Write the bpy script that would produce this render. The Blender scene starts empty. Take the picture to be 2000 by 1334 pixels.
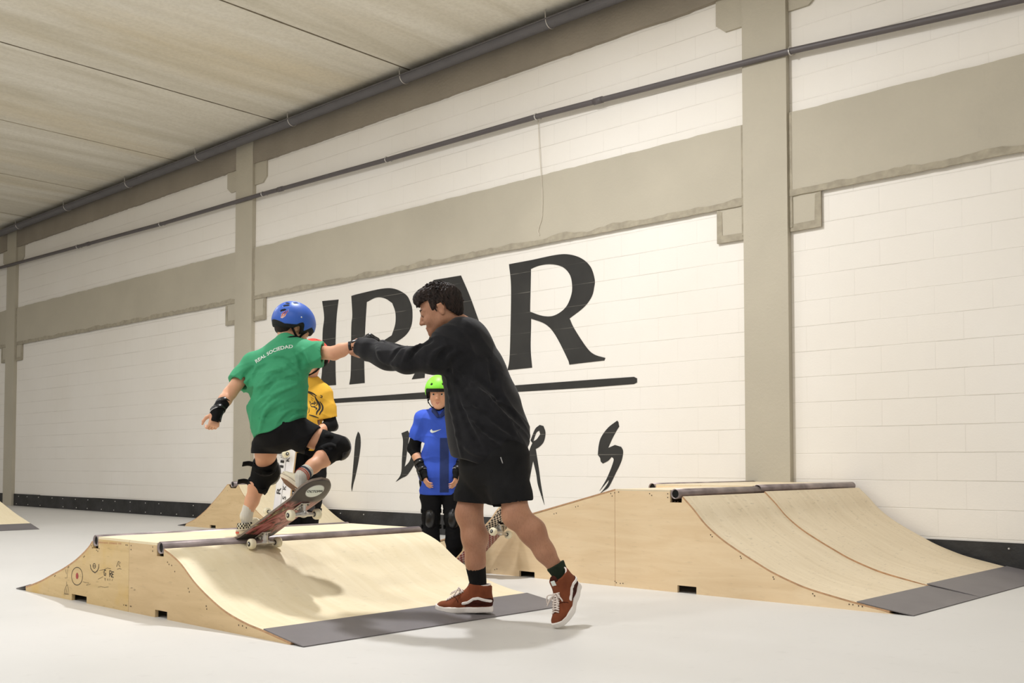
import bpy, bmesh, math, random
import numpy as np
from mathutils import Vector, Matrix, noise as mnoise
from mathutils.bvhtree import BVHTree

random.seed(4)
SC = bpy.context.scene
COL = SC.collection
# ------------------------------------------------------------------ camera
FPX, PCY, CAMH, WALLY = 2017.0, 827.0, 0.75, 7.49
YAW, PIT = math.radians(42.9), math.radians(2.22)
cam_d = bpy.data.cameras.new('camera'); cam = bpy.data.objects.new('camera', cam_d); COL.objects.link(cam)
cam_d.sensor_width = 36.0; cam_d.lens = FPX / 2000 * 36.0
cam_d.shift_y = (PCY - 667.0) / 2000.0
cam_d.clip_end = 200; cam_d.clip_start = 0.05
cam.location = (0, 0, CAMH); cam.rotation_euler = (math.pi / 2 + PIT, 0, YAW)
SC.camera = cam
# ------------------------------------------------------------------ world, lamps, exposure
w = bpy.data.worlds.new('world'); SC.world = w; w.use_nodes = True
w.node_tree.nodes['Background'].inputs[0].default_value = (0.95, 0.97, 1.0, 1)
w.node_tree.nodes['Background'].inputs[1].default_value = 0.25
SC.view_settings.view_transform = 'Standard'; SC.view_settings.look = 'None'
SC.view_settings.exposure = 0.0; SC.view_settings.gamma = 1.0; SC.view_settings.use_curve_mapping = False
def lamp(name, x, y, z, power, size=0.5, col=(0.985, 0.985, 1.0)):
    l = bpy.data.lights.new(name, 'AREA'); l.shape = 'DISK'; l.size = size; l.energy = power; l.color = col
    o = bpy.data.objects.new(name, l); COL.objects.link(o); o.location = (x, y, z)
    return o
LP = 68
lamp('hall_lamp', -5.2, 4.35, 4.9, LP * 2.65, 0.22)
lamp('hall_lamp', -10.4, 3.2, 4.9, LP * 1.5)
lamp('hall_lamp', -0.4, 4.6, 4.9, LP * 0.45)
for lx, ly, s in ((-9.6, -0.6, 1.0), (-5.2, 0.2, 1.1), (-1.0, 0.2, 0.9), (3.2, 0.2, 0.5), (-14.5, 0.5, 1.2),
                  (-7.0, -4.0, 1.0), (-1.5, -4.0, 1.0), (-19.5, 1.5, 1.2), (-13.0, -4.0, 1.0)):
    lamp('hall_lamp', lx, ly, 4.9, LP * s)

# ------------------------------------------------------------------ surveying helpers
cyw, syw = math.cos(YAW), math.sin(YAW)
CR = Vector((cyw, syw, 0)); CF = Vector((-syw * math.cos(PIT), cyw * math.cos(PIT), math.sin(PIT))); CU = CR.cross(CF)
CAM = Vector((0, 0, CAMH))
def ray(px, py): return CF + CR * ((px - 1000) / FPX) + CU * ((PCY - py) / FPX)
def onp(px, py, ax, v):
    r = ray(px, py); t = (v - CAM[ax]) / r[ax]; return CAM + r * t
def onwall(px, py, y=WALLY): return onp(px, py, 1, y)
def atc(px, py, d):
    """camera-heading frame (x right, y away, z up; origin on the floor under the camera) at horizontal distance d"""
    a = (px - 1000) / FPX; b = (PCY - py) / FPX
    ry = math.cos(PIT) - math.sin(PIT) * b; rz = math.sin(PIT) + math.cos(PIT) * b
    t = d / ry
    return np.array([a * t, d, CAMH + rz * t])
def c2w(p): return Vector((cyw * p[0] - syw * p[1], syw * p[0] + cyw * p[1], p[2]))

# ------------------------------------------------------------------ materials
def new_mat(name):
    m = bpy.data.materials.new(name); m.use_nodes = True
    return m, m.node_tree, m.node_tree.nodes['Principled BSDF']
def rgb(c): return (c[0], c[1], c[2], 1)
def srgb(r, g, b):
    f = lambda v: (v / 255 / 12.92) if v / 255 <= 0.04045 else ((v / 255 + 0.055) / 1.055) ** 2.4
    return (f(r), f(g), f(b))
def mat(name, c, rough=0.6, metal=0.0, nscale=None, namt=0.12, bump=0.0, bscale=None, spec=0.5, coat=0.0, stretch=(1, 1, 1), sheen=0.0, sss=0.0):
    m, nt, b = new_mat(name)
    b.inputs['Roughness'].default_value = rough; b.inputs['Metallic'].default_value = metal
    b.inputs['Specular IOR Level'].default_value = spec
    b.inputs['Coat Weight'].default_value = coat
    if sheen: b.inputs['Sheen Weight'].default_value = sheen
    if sss:
        b.inputs['Subsurface Weight'].default_value = sss; b.inputs['Subsurface Radius'].default_value = (0.012, 0.005, 0.003); b.inputs['Subsurface Scale'].default_value = 0.6
    b.inputs['Base Color'].default_value = rgb(c)
    tc = nt.nodes.new('ShaderNodeTexCoord'); mp = nt.nodes.new('ShaderNodeMapping'); mp.inputs['Scale'].default_value = stretch
    nt.links.new(tc.outputs['Object'], mp.inputs[0])
    if nscale:
        n = nt.nodes.new('ShaderNodeTexNoise'); n.inputs['Scale'].default_value = nscale; n.inputs['Detail'].default_value = 5
        nt.links.new(mp.outputs[0], n.inputs[0])
        r = nt.nodes.new('ShaderNodeValToRGB')
        r.color_ramp.elements[0].position = 0.3; r.color_ramp.elements[1].position = 0.7
        r.color_ramp.elements[0].color = rgb([v * (1 - namt) for v in c]); r.color_ramp.elements[1].color = rgb([min(1, v * (1 + namt)) for v in c])
        nt.links.new(n.outputs[0], r.inputs[0]); nt.links.new(r.outputs[0], b.inputs['Base Color'])
    if bump:
        n2 = nt.nodes.new('ShaderNodeTexNoise'); n2.inputs['Scale'].default_value = bscale or 60; n2.inputs['Detail'].default_value = 4
        nt.links.new(mp.outputs[0], n2.inputs[0])
        bp = nt.nodes.new('ShaderNodeBump'); bp.inputs['Strength'].default_value = bump; bp.inputs['Distance'].default_value = 0.01
        nt.links.new(n2.outputs[0], bp.inputs['Height']); nt.links.new(bp.outputs[0], b.inputs['Normal'])
    return m

def node(nt, t, **kw):
    n = nt.nodes.new(t)
    for k, v in kw.items():
        if k.startswith('i_'): n.inputs[k[2:]].default_value = v
        else: setattr(n, k, v)
    return n
def mix(nt, fac, a, b, blend='MIX'):
    n = nt.nodes.new('ShaderNodeMix'); n.data_type = 'RGBA'; n.blend_type = blend
    for s, v in ((0, fac), (6, a), (7, b)):
        if hasattr(v, 'is_output'): nt.links.new(v, n.inputs[s])
        elif s == 0: n.inputs[0].default_value = v
        else: n.inputs[s].default_value = rgb(v)
    return n.outputs[2]
def ramp(nt, src, stops):
    r = nt.nodes.new('ShaderNodeValToRGB'); cr = r.color_ramp
    while len(cr.elements) < len(stops): cr.elements.new(0.5)
    for e, (p, c) in zip(cr.elements, stops): e.position = p; e.color = rgb(c) if not isinstance(c, (int, float)) else (c, c, c, 1)
    nt.links.new(src, r.inputs[0]); return r.outputs[0]

WHITE = srgb(239, 233, 221)
TAUPE = srgb(186, 179, 162)
def wall_material():
    m, nt, b = new_mat('white_painted_block')
    tc = node(nt, 'ShaderNodeTexCoord'); sx = node(nt, 'ShaderNodeSeparateXYZ'); cb = node(nt, 'ShaderNodeCombineXYZ')
    nt.links.new(tc.outputs['Object'], sx.inputs[0])
    nt.links.new(sx.outputs[0], cb.inputs[0])
    ad = node(nt, 'ShaderNodeMath', operation='SUBTRACT'); ad.inputs[1].default_value = 0.03
    nt.links.new(sx.outputs[2], ad.inputs[0]); nt.links.new(ad.outputs[0], cb.inputs[1])
    nz = node(nt, 'ShaderNodeTexNoise', i_Scale=2.2, i_Detail=3.0); nt.links.new(tc.outputs['Object'], nz.inputs[0])
    warp = node(nt, 'ShaderNodeVectorMath', operation='SCALE'); nt.links.new(nz.outputs[1], warp.inputs[0]); warp.inputs['Scale'].default_value = 0.008
    va = node(nt, 'ShaderNodeVectorMath', operation='ADD'); nt.links.new(cb.outputs[0], va.inputs[0]); nt.links.new(warp.outputs[0], va.inputs[1])
    br = node(nt, 'ShaderNodeTexBrick'); br.offset = 0.5
    br.inputs['Scale'].default_value = 1.0; br.inputs['Brick Width'].default_value = 0.4; br.inputs['Row Height'].default_value = 0.2
    br.inputs['Mortar Size'].default_value = 0.004; br.inputs['Mortar Smooth'].default_value = 0.6
    nt.links.new(va.outputs[0], br.inputs['Vector'])
    n2 = node(nt, 'ShaderNodeTexNoise', i_Scale=1.3, i_Detail=6.0, i_Roughness=0.65); nt.links.new(tc.outputs['Object'], n2.inputs[0])
    vis = ramp(nt, n2.outputs[0], [(0.42, 0.03), (0.66, 0.5)])
    bh = node(nt, 'ShaderNodeTexBrick'); bh.offset = 0.5; bh.inputs['Scale'].default_value = 1.0; bh.inputs['Brick Width'].default_value = 300.0; bh.inputs['Row Height'].default_value = 0.2
    bh.inputs['Mortar Size'].default_value = 0.004; bh.inputs['Mortar Smooth'].default_value = 0.6; nt.links.new(va.outputs[0], bh.inputs['Vector'])
    wv = node(nt, 'ShaderNodeMath', operation='MULTIPLY'); wv.inputs[1].default_value = 0.35; nt.links.new(br.outputs['Fac'], wv.inputs[0])
    mxx = node(nt, 'ShaderNodeMath', operation='MAXIMUM'); nt.links.new(wv.outputs[0], mxx.inputs[0]); nt.links.new(bh.outputs['Fac'], mxx.inputs[1])
    mf = node(nt, 'ShaderNodeMath', operation='MULTIPLY'); nt.links.new(mxx.outputs[0], mf.inputs[0]); nt.links.new(vis, mf.inputs[1])
    n3 = node(nt, 'ShaderNodeTexNoise', i_Scale=0.8, i_Detail=8.0); nt.links.new(tc.outputs['Object'], n3.inputs[0])
    base = ramp(nt, n3.outputs[0], [(0.3, srgb(236, 231, 222)), (0.7, srgb(241, 237, 230))])
    c = mix(nt, mf.outputs[0], base, srgb(178, 170, 158))
    nt.links.new(c, b.inputs['Base Color'])
    bp = node(nt, 'ShaderNodeBump', i_Strength=0.5, i_Distance=0.004); bp.invert = True
    nt.links.new(mxx.outputs[0], bp.inputs['Height'])
    n4 = node(nt, 'ShaderNodeTexNoise', i_Scale=70.0, i_Detail=3.0); nt.links.new(tc.outputs['Object'], n4.inputs[0])
    bp2 = node(nt, 'ShaderNodeBump', i_Strength=0.25, i_Distance=0.003); nt.links.new(n4.outputs[0], bp2.inputs['Height']); nt.links.new(bp.outputs[0], bp2.inputs['Normal'])
    nt.links.new(bp2.outputs[0], b.inputs['Normal'])
    b.inputs['Roughness'].default_value = 0.75
    return m
def ceiling_material():
    m, nt, b = new_mat('formed_concrete')
    tc = node(nt, 'ShaderNodeTexCoord')
    mp = node(nt, 'ShaderNodeMapping'); mp.inputs['Scale'].default_value = (1.6, 0.16, 1); nt.links.new(tc.outputs['Object'], mp.inputs[0])
    n1 = node(nt, 'ShaderNodeTexNoise', i_Scale=1.5, i_Detail=9.0, i_Roughness=0.62, i_Distortion=0.6); nt.links.new(mp.outputs[0], n1.inputs[0])
    base = ramp(nt, n1.outputs[0], [(0.34, srgb(216, 209, 191)), (0.5, srgb(231, 225, 210)), (0.64, srgb(241, 236, 223))])
    mp2 = node(nt, 'ShaderNodeMapping'); mp2.inputs['Scale'].default_value = (0.5, 0.1, 1); mp2.inputs['Location'].default_value = (5, 3, 0); nt.links.new(tc.outputs['Object'], mp2.inputs[0])
    n2 = node(nt, 'ShaderNodeTexNoise', i_Scale=1.6, i_Detail=7.0); nt.links.new(mp2.outputs[0], n2.inputs[0])
    f = ramp(nt, n2.outputs[0], [(0.5, 0.0), (0.7, 0.42)])
    c = mix(nt, f, base, srgb(222, 202, 158))
    n3 = node(nt, 'ShaderNodeTexNoise', i_Scale=30.0, i_Detail=5.0); nt.links.new(tc.outputs['Object'], n3.inputs[0])
    c = mix(nt, ramp(nt, n3.outputs[0], [(0.35, 0.12), (0.6, 0.0)]), c, srgb(150, 140, 118))
    nt.links.new(c, b.inputs['Base Color']); b.inputs['Roughness'].default_value = 0.85
    return m
def floor_material():
    m, nt, b = new_mat('pale_grey_floor_coating')
    tc = node(nt, 'ShaderNodeTexCoord')
    n1 = node(nt, 'ShaderNodeTexNoise', i_Scale=0.7, i_Detail=8.0, i_Roughness=0.6); nt.links.new(tc.outputs['Object'], n1.inputs[0])
    base = ramp(nt, n1.outputs[0], [(0.3, srgb(206, 205, 201)), (0.7, srgb(214, 212, 208))])
    n2 = node(nt, 'ShaderNodeTexNoise', i_Scale=14.0, i_Detail=6.0); nt.links.new(tc.outputs['Object'], n2.inputs[0])
    c = mix(nt, ramp(nt, n2.outputs[0], [(0.62, 0.0), (0.75, 0.3)]), base, srgb(190, 188, 184))
    nt.links.new(c, b.inputs['Base Color'])
    nt.links.new(ramp(nt, n1.outputs[0], [(0.3, 0.42), (0.7, 0.55)]), b.inputs['Roughness'])
    b.inputs['Specular IOR Level'].default_value = 0.35
    return m
def plywood_material(name, c1, c2, worn=0.3, along='x', stain=None):
    m, nt, b = new_mat(name)
    tc = node(nt, 'ShaderNodeTexCoord')
    mp = node(nt, 'ShaderNodeMapping'); mp.inputs['Scale'].default_value = (1.2, 1, 9) if along == 'x' else (7, 1.2, 1)
    if along == 'y': mp.inputs['Scale'].default_value = (1.2, 9, 2)
    nt.links.new(tc.outputs['Object'], mp.inputs[0])
    n1 = node(nt, 'ShaderNodeTexNoise', i_Scale=1.6, i_Detail=7.0, i_Roughness=0.6, i_Distortion=1.1); nt.links.new(mp.outputs[0], n1.inputs[0])
    base = ramp(nt, n1.outputs[0], [(0.32, c1), (0.68, c2)])
    mp2 = node(nt, 'ShaderNodeMapping'); mp2.inputs['Scale'].default_value = (3, 14, 14) if along != 'y' else (16, 4, 4); nt.links.new(tc.outputs['Object'], mp2.inputs[0])
    n2 = node(nt, 'ShaderNodeTexNoise', i_Scale=5.0, i_Detail=5.0); nt.links.new(mp2.outputs[0], n2.inputs[0])
    c = mix(nt, ramp(nt, n2.outputs[0], [(0.6, 0.0), (0.72, worn)]), base, tuple(v * 0.62 for v in c1))
    if stain:
        n3 = node(nt, 'ShaderNodeTexNoise', i_Scale=3.2, i_Detail=3.0); nt.links.new(tc.outputs['Object'], n3.inputs[0])
        c = mix(nt, ramp(nt, n3.outputs[0], [(0.5, 0.0), (0.66, 0.55)]), c, stain)
    nt.links.new(c, b.inputs['Base Color']); b.inputs['Roughness'].default_value = 0.5; b.inputs['Specular IOR Level'].default_value = 0.3
    return m

M = {}
M['wall'] = wall_material(); M['ceiling'] = ceiling_material(); M['floor'] = floor_material()
M['taupe'] = mat('taupe_painted_concrete', TAUPE, 0.8, nscale=1.4, namt=0.05, bump=0.25, bscale=45)
M['taupe_rough'] = mat('bare_mortar_edge', srgb(166, 158, 140), 0.9, nscale=14, namt=0.15, bump=0.5, bscale=30)
M['joint_faint'] = mat('filled_panel_joint', srgb(168, 155, 130), 0.9, nscale=20, namt=0.2)
M['shaded_beam'] = mat('shade_toned_concrete_beam', srgb(150, 141, 127), 0.9, nscale=2.0, namt=0.08, bump=0.2, bscale=40)  # the top beam's shade is put into this darker colour
M['joint'] = mat('dark_joint_sealant', srgb(112, 101, 82), 0.9, nscale=20, namt=0.3)
M['black_rubber'] = mat('black_rubber_skirting', srgb(40, 40, 41), 0.6, nscale=5, namt=0.5, bump=0.3, bscale=30)
M['pvc'] = mat('dark_grey_pvc', srgb(100, 98, 101), 0.45, nscale=6, namt=0.06)
M['pvc2'] = mat('dark_brown_grey_conduit', srgb(92, 87, 88), 0.5, nscale=6, namt=0.06)
M['bracket'] = mat('galvanised_bracket', srgb(215, 212, 208), 0.35, 0.6)
def black_paint_material():
    m, nt, b = new_mat('black_wall_paint'); ge = node(nt, 'ShaderNodeNewGeometry'); sx = node(nt, 'ShaderNodeSeparateXYZ'); cb = node(nt, 'ShaderNodeCombineXYZ'); nt.links.new(ge.outputs['Position'], sx.inputs[0])
    ad = node(nt, 'ShaderNodeMath', operation='SUBTRACT'); ad.inputs[1].default_value = 0.03; nt.links.new(sx.outputs[2], ad.inputs[0]); nt.links.new(sx.outputs[0], cb.inputs[0]); nt.links.new(ad.outputs[0], cb.inputs[1])
    br = node(nt, 'ShaderNodeTexBrick'); br.offset = 0.5; br.inputs['Scale'].default_value = 1.0; br.inputs['Brick Width'].default_value = 300.0; br.inputs['Row Height'].default_value = 0.2; br.inputs['Mortar Size'].default_value = 0.003; nt.links.new(cb.outputs[0], br.inputs['Vector'])
    n = node(nt, 'ShaderNodeTexNoise', i_Scale=3.0, i_Detail=6.0); nt.links.new(ge.outputs['Position'], n.inputs[0]); base_ = ramp(nt, n.outputs[0], [(0.3, srgb(40, 39, 37)), (0.7, srgb(52, 51, 48))])
    n2 = node(nt, 'ShaderNodeTexNoise', i_Scale=2.0, i_Detail=4.0); nt.links.new(ge.outputs['Position'], n2.inputs[0]); vis = ramp(nt, n2.outputs[0], [(0.45, 0.05), (0.6, 0.75)])
    mf = node(nt, 'ShaderNodeMath', operation='MULTIPLY'); nt.links.new(br.outputs['Fac'], mf.inputs[0]); nt.links.new(vis, mf.inputs[1])
    nt.links.new(mix(nt, mf.outputs[0], base_, srgb(120, 116, 108)), b.inputs['Base Color']); b.inputs['Roughness'].default_value = 0.8; return m
M['black_paint'] = black_paint_material()
M['cable'] = mat('white_cable', srgb(214, 206, 190), 0.6)
M['ply_side'] = plywood_material('plywood_side_panel', srgb(204, 177, 134), srgb(218, 192, 150), 0.25)
M['ply_side_marked'] = plywood_material('marked_plywood_side_panel', srgb(206, 178, 128), srgb(220, 194, 145), 0.5, stain=srgb(212, 176, 96))
M['ply_pale'] = plywood_material('pale_birch_side_panel', srgb(232, 205, 165), srgb(242, 219, 182), 0.2)
M['ply_top'] = plywood_material('plywood_riding_surface', srgb(232, 217, 182), srgb(240, 227, 196), 0.25, along='y')
M['ply_top2'] = plywood_material('worn_plywood_riding_surface', srgb(220, 203, 172), srgb(231, 216, 187), 0.45, along='y')
M['ply_edge'] = mat('plywood_cut_edge', srgb(190, 150, 112), 0.7, nscale=30, namt=0.2)
M['steel'] = mat('worn_steel_tube', srgb(150, 138, 137), 0.4, 0.45, nscale=14, namt=0.35, stretch=(1, 0.6, 1))
M['plate'] = mat('dark_grey_threshold_sheet', srgb(120, 116, 118), 0.5, 0.25, nscale=3, namt=0.1, spec=0.4)
M['dark'] = mat('tube_shade_black', (0.008, 0.008, 0.008), 0.9)
M['screw'] = mat('dark_screw_hole', srgb(70, 50, 35), 0.7)
M['ink'] = mat('black_marker_ink', srgb(38, 34, 34), 0.7)
M['red_ink'] = mat('red_marker_ink', srgb(170, 70, 70), 0.7)

# ------------------------------------------------------------------ object helpers
def link_mesh(name, me, m, parent=None, smooth=False):
    o = bpy.data.objects.new(name, me); COL.objects.link(o)
    for k in (m if isinstance(m, (list, tuple)) else [m]): me.materials.append(k)
    if smooth: me.shade_smooth()
    if parent is not None: o.parent = parent
    return o
def obj(name, bm, m, parent=None, smooth=False, recalc=True):
    if recalc: bmesh.ops.recalc_face_normals(bm, faces=bm.faces)
    me = bpy.data.meshes.new(name); bm.to_mesh(me); bm.free()
    return link_mesh(name, me, m, parent, smooth)
def thing(name, label, cat, loc=(0, 0, 0), rotz=0, group=None):
    o = bpy.data.objects.new(name, None); COL.objects.link(o); o.empty_display_size = 0.1
    o.location = loc; o.rotation_euler = (0, 0, rotz); o['label'] = label; o['category'] = cat
    if group: o['group'] = group
    return o
def tag(o, label, cat, group=None):
    o['label'] = label; o['category'] = cat
    if group: o['group'] = group
    return o
def struct(o): o['kind'] = 'structure'; return o
def add_box(bm, lo, hi, mi=0):
    x0, y0, z0 = lo; x1, y1, z1 = hi
    v = [bm.verts.new(p) for p in ((x0, y0, z0), (x1, y0, z0), (x1, y1, z0), (x0, y1, z0), (x0, y0, z1), (x1, y0, z1), (x1, y1, z1), (x0, y1, z1))]
    for f in ((3, 2, 1, 0), (4, 5, 6, 7), (0, 1, 5, 4), (1, 2, 6, 5), (2, 3, 7, 6), (3, 0, 4, 7)):
        bm.faces.new([v[i] for i in f]).material_index = mi
def add_tube(bm, pts, r, seg=10, mi=0, cap=True, hollow=0.0):
    pts = [Vector(p) for p in pts]; rings = []
    up = Vector((0, 0, 1))
    for i, p in enumerate(pts):
        t = (pts[min(i + 1, len(pts) - 1)] - pts[max(i - 1, 0)]).normalized()
        a = t.cross(up)
        if a.length < 0.05: a = t.cross(Vector((0, 1, 0)))
        a.normalize(); b2 = t.cross(a).normalized()
        rr = r[i] if isinstance(r, (list, tuple)) else r
        rings.append([bm.verts.new(p + (a * math.cos(2 * math.pi * k / seg) + b2 * math.sin(2 * math.pi * k / seg)) * rr) for k in range(seg)])
    for i in range(len(rings) - 1):
        for k in range(seg):
            f = bm.faces.new((rings[i][k], rings[i][(k + 1) % seg], rings[i + 1][(k + 1) % seg], rings[i + 1][k])); f.material_index = mi; f.smooth = True
    if cap and not hollow:
        for q in (rings[0], rings[-1]):
            f = bm.faces.new(q); f.material_index = mi
    return rings
def add_pipe(bm, p0, p1, r, ri, seg=24, mi=0):
    """open pipe with wall thickness"""
    p0, p1 = Vector(p0), Vector(p1); t = (p1 - p0).normalized(); a = t.cross(Vector((0, 0, 1))); a.normalize(); b2 = t.cross(a)
    def rg(p, q): return [bm.verts.new(p + (a * math.cos(2 * math.pi * k / seg) + b2 * math.sin(2 * math.pi * k / seg)) * q) for k in range(seg)]
    A, B, Cc, Dd = rg(p0, r), rg(p1, r), rg(p1, ri), rg(p0, ri)
    for X, Y in ((A, B), (B, Cc), (Cc, Dd), (Dd, A)):
        for k in range(seg):
            f = bm.faces.new((X[k], X[(k + 1) % seg], Y[(k + 1) % seg], Y[k])); f.material_index = mi
def add_prism(bm, poly, axis, a0, a1, mi=0):
    """extrude polygon (list of 2D points) along axis between a0 and a1"""
    def P(u, v, a):
        if axis == 'y': return (u, a, v)
        if axis == 'x': return (a, u, v)
        return (u, v, a)
    A = [bm.verts.new(P(u, v, a0)) for u, v in poly]; B = [bm.verts.new(P(u, v, a1)) for u, v in poly]
    f1 = bm.faces.new(A); f2 = bm.faces.new(B[::-1]); f1.material_index = f2.material_index = mi
    n = len(poly)
    for i in range(n):
        bm.faces.new((A[i], B[i], B[(i + 1) % n], A[(i + 1) % n])).material_index = mi
    f1.normal_update(); f2.normal_update(); bmesh.ops.triangulate(bm, faces=[f1, f2])
def spline(pts, n=8):
    """Catmull-Rom through points (any dimension)"""
    P = [np.array(p, float) for p in pts]; P = [2 * P[0] - P[1]] + P + [2 * P[-1] - P[-2]]; out = []
    for i in range(1, len(P) - 2):
        for k in range(n):
            t = k / n
            out.append(0.5 * ((2 * P[i]) + (-P[i - 1] + P[i + 1]) * t + (2 * P[i - 1] - 5 * P[i] + 4 * P[i + 1] - P[i + 2]) * t * t + (-P[i - 1] + 3 * P[i] - 3 * P[i + 1] + P[i + 2]) * t ** 3))
    out.append(P[-2]); return out

# ------------------------------------------------------------------ the setting
X0, X1, Y0 = -26.0, 6.0, -7.0
CEIL = 5.05
def plane_obj(name, lo, hi, m):
    bm = bmesh.new(); add_box(bm, lo, hi); return struct(obj(name, bm, m))
plane_obj('floor', (X0, Y0, -0.1), (X1, WALLY + 0.25, 0.0), M['floor'])
plane_obj('ceiling', (X0, Y0, CEIL), (X1, WALLY + 0.25, CEIL + 0.12), M['ceiling'])
plane_obj('wall_back', (X0, WALLY, 0.0), (X1, WALLY + 0.2, CEIL), M['wall'])
plane_obj('wall_left', (X0 - 0.2, Y0, 0.0), (X0, WALLY + 0.2, CEIL), M['wall'])
plane_obj('wall_right', (X1, Y0, 0.0), (X1 + 0.2, WALLY + 0.2, CEIL), M['wall'])
plane_obj('wall_front', (X0, Y0 - 0.2, 0.0), (X1, Y0, CEIL), M['wall'])
# ceiling joints across the panels
def jag_strip(bm, u0, u1, zf, z_top, z_bot, y0, y1, step, amp_t, amp_b, seed):
    """strip on the wall between heights z_top/z_bot with uneven painted edges"""
    n = max(2, int(abs(u1 - u0) / step)); top = []; bot = []
    for i in range(n + 1):
        u = u0 + (u1 - u0) * i / n
        a = mnoise.noise(Vector((u * 3.1, seed, 0))) + 0.6 * mnoise.noise(Vector((u * 11, seed, 2)))
        b = mnoise.noise(Vector((u * 2.3, seed, 5))) + 0.6 * mnoise.noise(Vector((u * 13, seed, 7)))
        top.append((u, z_top + amp_t * a)); bot.append((u, z_bot + amp_b * b))
    poly = top + bot[::-1]
    A = [bm.verts.new((u, y0, z)) for u, z in poly]; B = [bm.verts.new((u, y1, z)) for u, z in poly]
    N = len(top)
    for V in (A, B):
        for i in range(N - 1): bm.faces.new((V[i], V[i + 1], V[2 * N - 2 - i], V[2 * N - 1 - i]))
    for i in range(2 * N): bm.faces.new((A[i], A[(i + 1) % (2 * N)], B[(i + 1) % (2 * N)], B[i]))
joint_i = 0
for k in range(-8, 5):
    x = -8.4 + 2.49 * k
    if x < X0 + 0.5 or x > X1: continue
    bm = bmesh.new(); y = Y0; prev = None
    while y < WALLY - 0.02:
        wv = 0.008 + 0.006 * (mnoise.noise(Vector((x, y * 4, 0))) + 0.5)
        cur = (bm.verts.new((x - wv, y, CEIL - 0.002)), bm.verts.new((x + wv, y, CEIL - 0.002)))
        if prev: bm.faces.new((prev[0], prev[1], cur[1], cur[0]))
        prev = cur; y += 0.12
    joint_i += 1
    r = bmesh.ops.extrude_face_region(bm, geom=bm.faces[:]); bmesh.ops.translate(bm, verts=[v for v in r['geom'] if isinstance(v, bmesh.types.BMVert)], vec=(0, 0, 0.002))
    struct(obj('trim_%d' % joint_i, bm, M['joint'] if k >= -1 else M['joint_faint']))
# columns, beams and corbels of the concrete frame
COLX = [-4.322 - 7.58 * k for k in range(-1, 3)]
PITCH = 7.58
ti = joint_i
for cx in COLX:
    ti += 1
    bm = bmesh.new(); add_box(bm, (cx, WALLY - 0.055, 0.0), (cx + 0.395, WALLY + 0.02, CEIL)); struct(obj('trim_%d' % ti, bm, M['taupe']))
    # corbels left and right under both beams (mid-height ones square, the top ones chamfered)
    for side in (-1, 1):
        for zt, zb, ch in ((2.88, 2.60, 0), (4.66, 4.37, 1)):
            a = cx if side < 0 else cx + 0.395; b = a + side * 0.265
            poly = [(a, zt), (b, zt), (b, zb + (0.07 if ch else 0)), (a + side * (0.18 if ch else 0.265), zb), (a, zb)]
            bm = bmesh.new(); add_prism(bm, poly, 'y', WALLY - 0.022, WALLY + 0.01); ti += 1; struct(obj('trim_%d' % ti, bm, M['taupe']))
            if not ch:
                bm = bmesh.new()
                p2 = [(a, zb + 0.045), (b - side * 0.05, zb + 0.05), (b - side * 0.045, zt - 0.03), (b + side * .004, zt - .004), (b + side * .004, zb - 0.01), (a, zb - 0.012)]
                add_prism(bm, p2, 'y', WALLY - 0.026, WALLY - 0.01); ti += 1; struct(obj('trim_%d' % ti, bm, M['taupe_rough']))
    for gx in (cx - 0.03, cx + 0.395):      # filled joint between column and beam
        bm = bmesh.new(); add_box(bm, (gx, WALLY - 0.03, 2.62), (gx + 0.03, WALLY, 3.54)); ti += 1; struct(obj('trim_%d' % ti, bm, M['taupe_rough']))
xs = sorted(COLX)
spans = [(X0, xs[0])] + [(xs[i] + 0.395, xs[i + 1]) for i in range(len(xs) - 1)] + [(xs[-1] + 0.395, X1)]
for i, (a, b) in enumerate(spans):
    if b - a < 0.3: continue
    ti += 1; bm = bmesh.new(); jag_strip(bm, a, b, 0, 3.545, 2.885, WALLY - 0.028, WALLY + 0.01, 0.05, 0.008, 0.006, i); struct(obj('trim_%d' % ti, bm, M['taupe']))
    ti += 1; bm = bmesh.new(); jag_strip(bm, a, b, 0, 2.925, 2.87, WALLY - 0.033, WALLY - 0.02, 0.05, 0.03, 0.008, i + 9); struct(obj('trim_%d' % ti, bm, M['taupe_rough']))
    ti += 1; bm = bmesh.new(); jag_strip(bm, a, b, 0, CEIL, 4.645, WALLY - 0.045, WALLY + 0.01, 0.06, 0.0, 0.012, i + 20); struct(obj('trim_%d' % ti, bm, M['shaded_beam']))
# black skirting in lengths with screw heads
bm = bmesh.new(); sx0 = X0; rnd = random.Random(3)
while sx0 < X1 - 0.1:
    L = 2.0; t = rnd.uniform(0, 0.006)
    add_box(bm, (sx0, WALLY - 0.016 - t, 0.0), (min(sx0 + L - 0.004, X1), WALLY, 0.207 + rnd.uniform(-0.004, 0.006)))
    sx0 += L
base = struct(obj('baseboard_back', bm, M['black_rubber']))
bm = bmesh.new(); x = X0 + 0.2
while x < X1 - 0.1:
    for z in (0.17, 0.035):
        if rnd.random() < 0.8:
            bmesh.ops.create_icosphere(bm, subdivisions=1, radius=0.0085, matrix=Matrix.Translation((x + rnd.uniform(-0.05, 0.05), WALLY - 0.024, z)))
    x += 0.46
obj('screw_heads', bm, M['bracket'], base)['kind'] = 'stuff'

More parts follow.
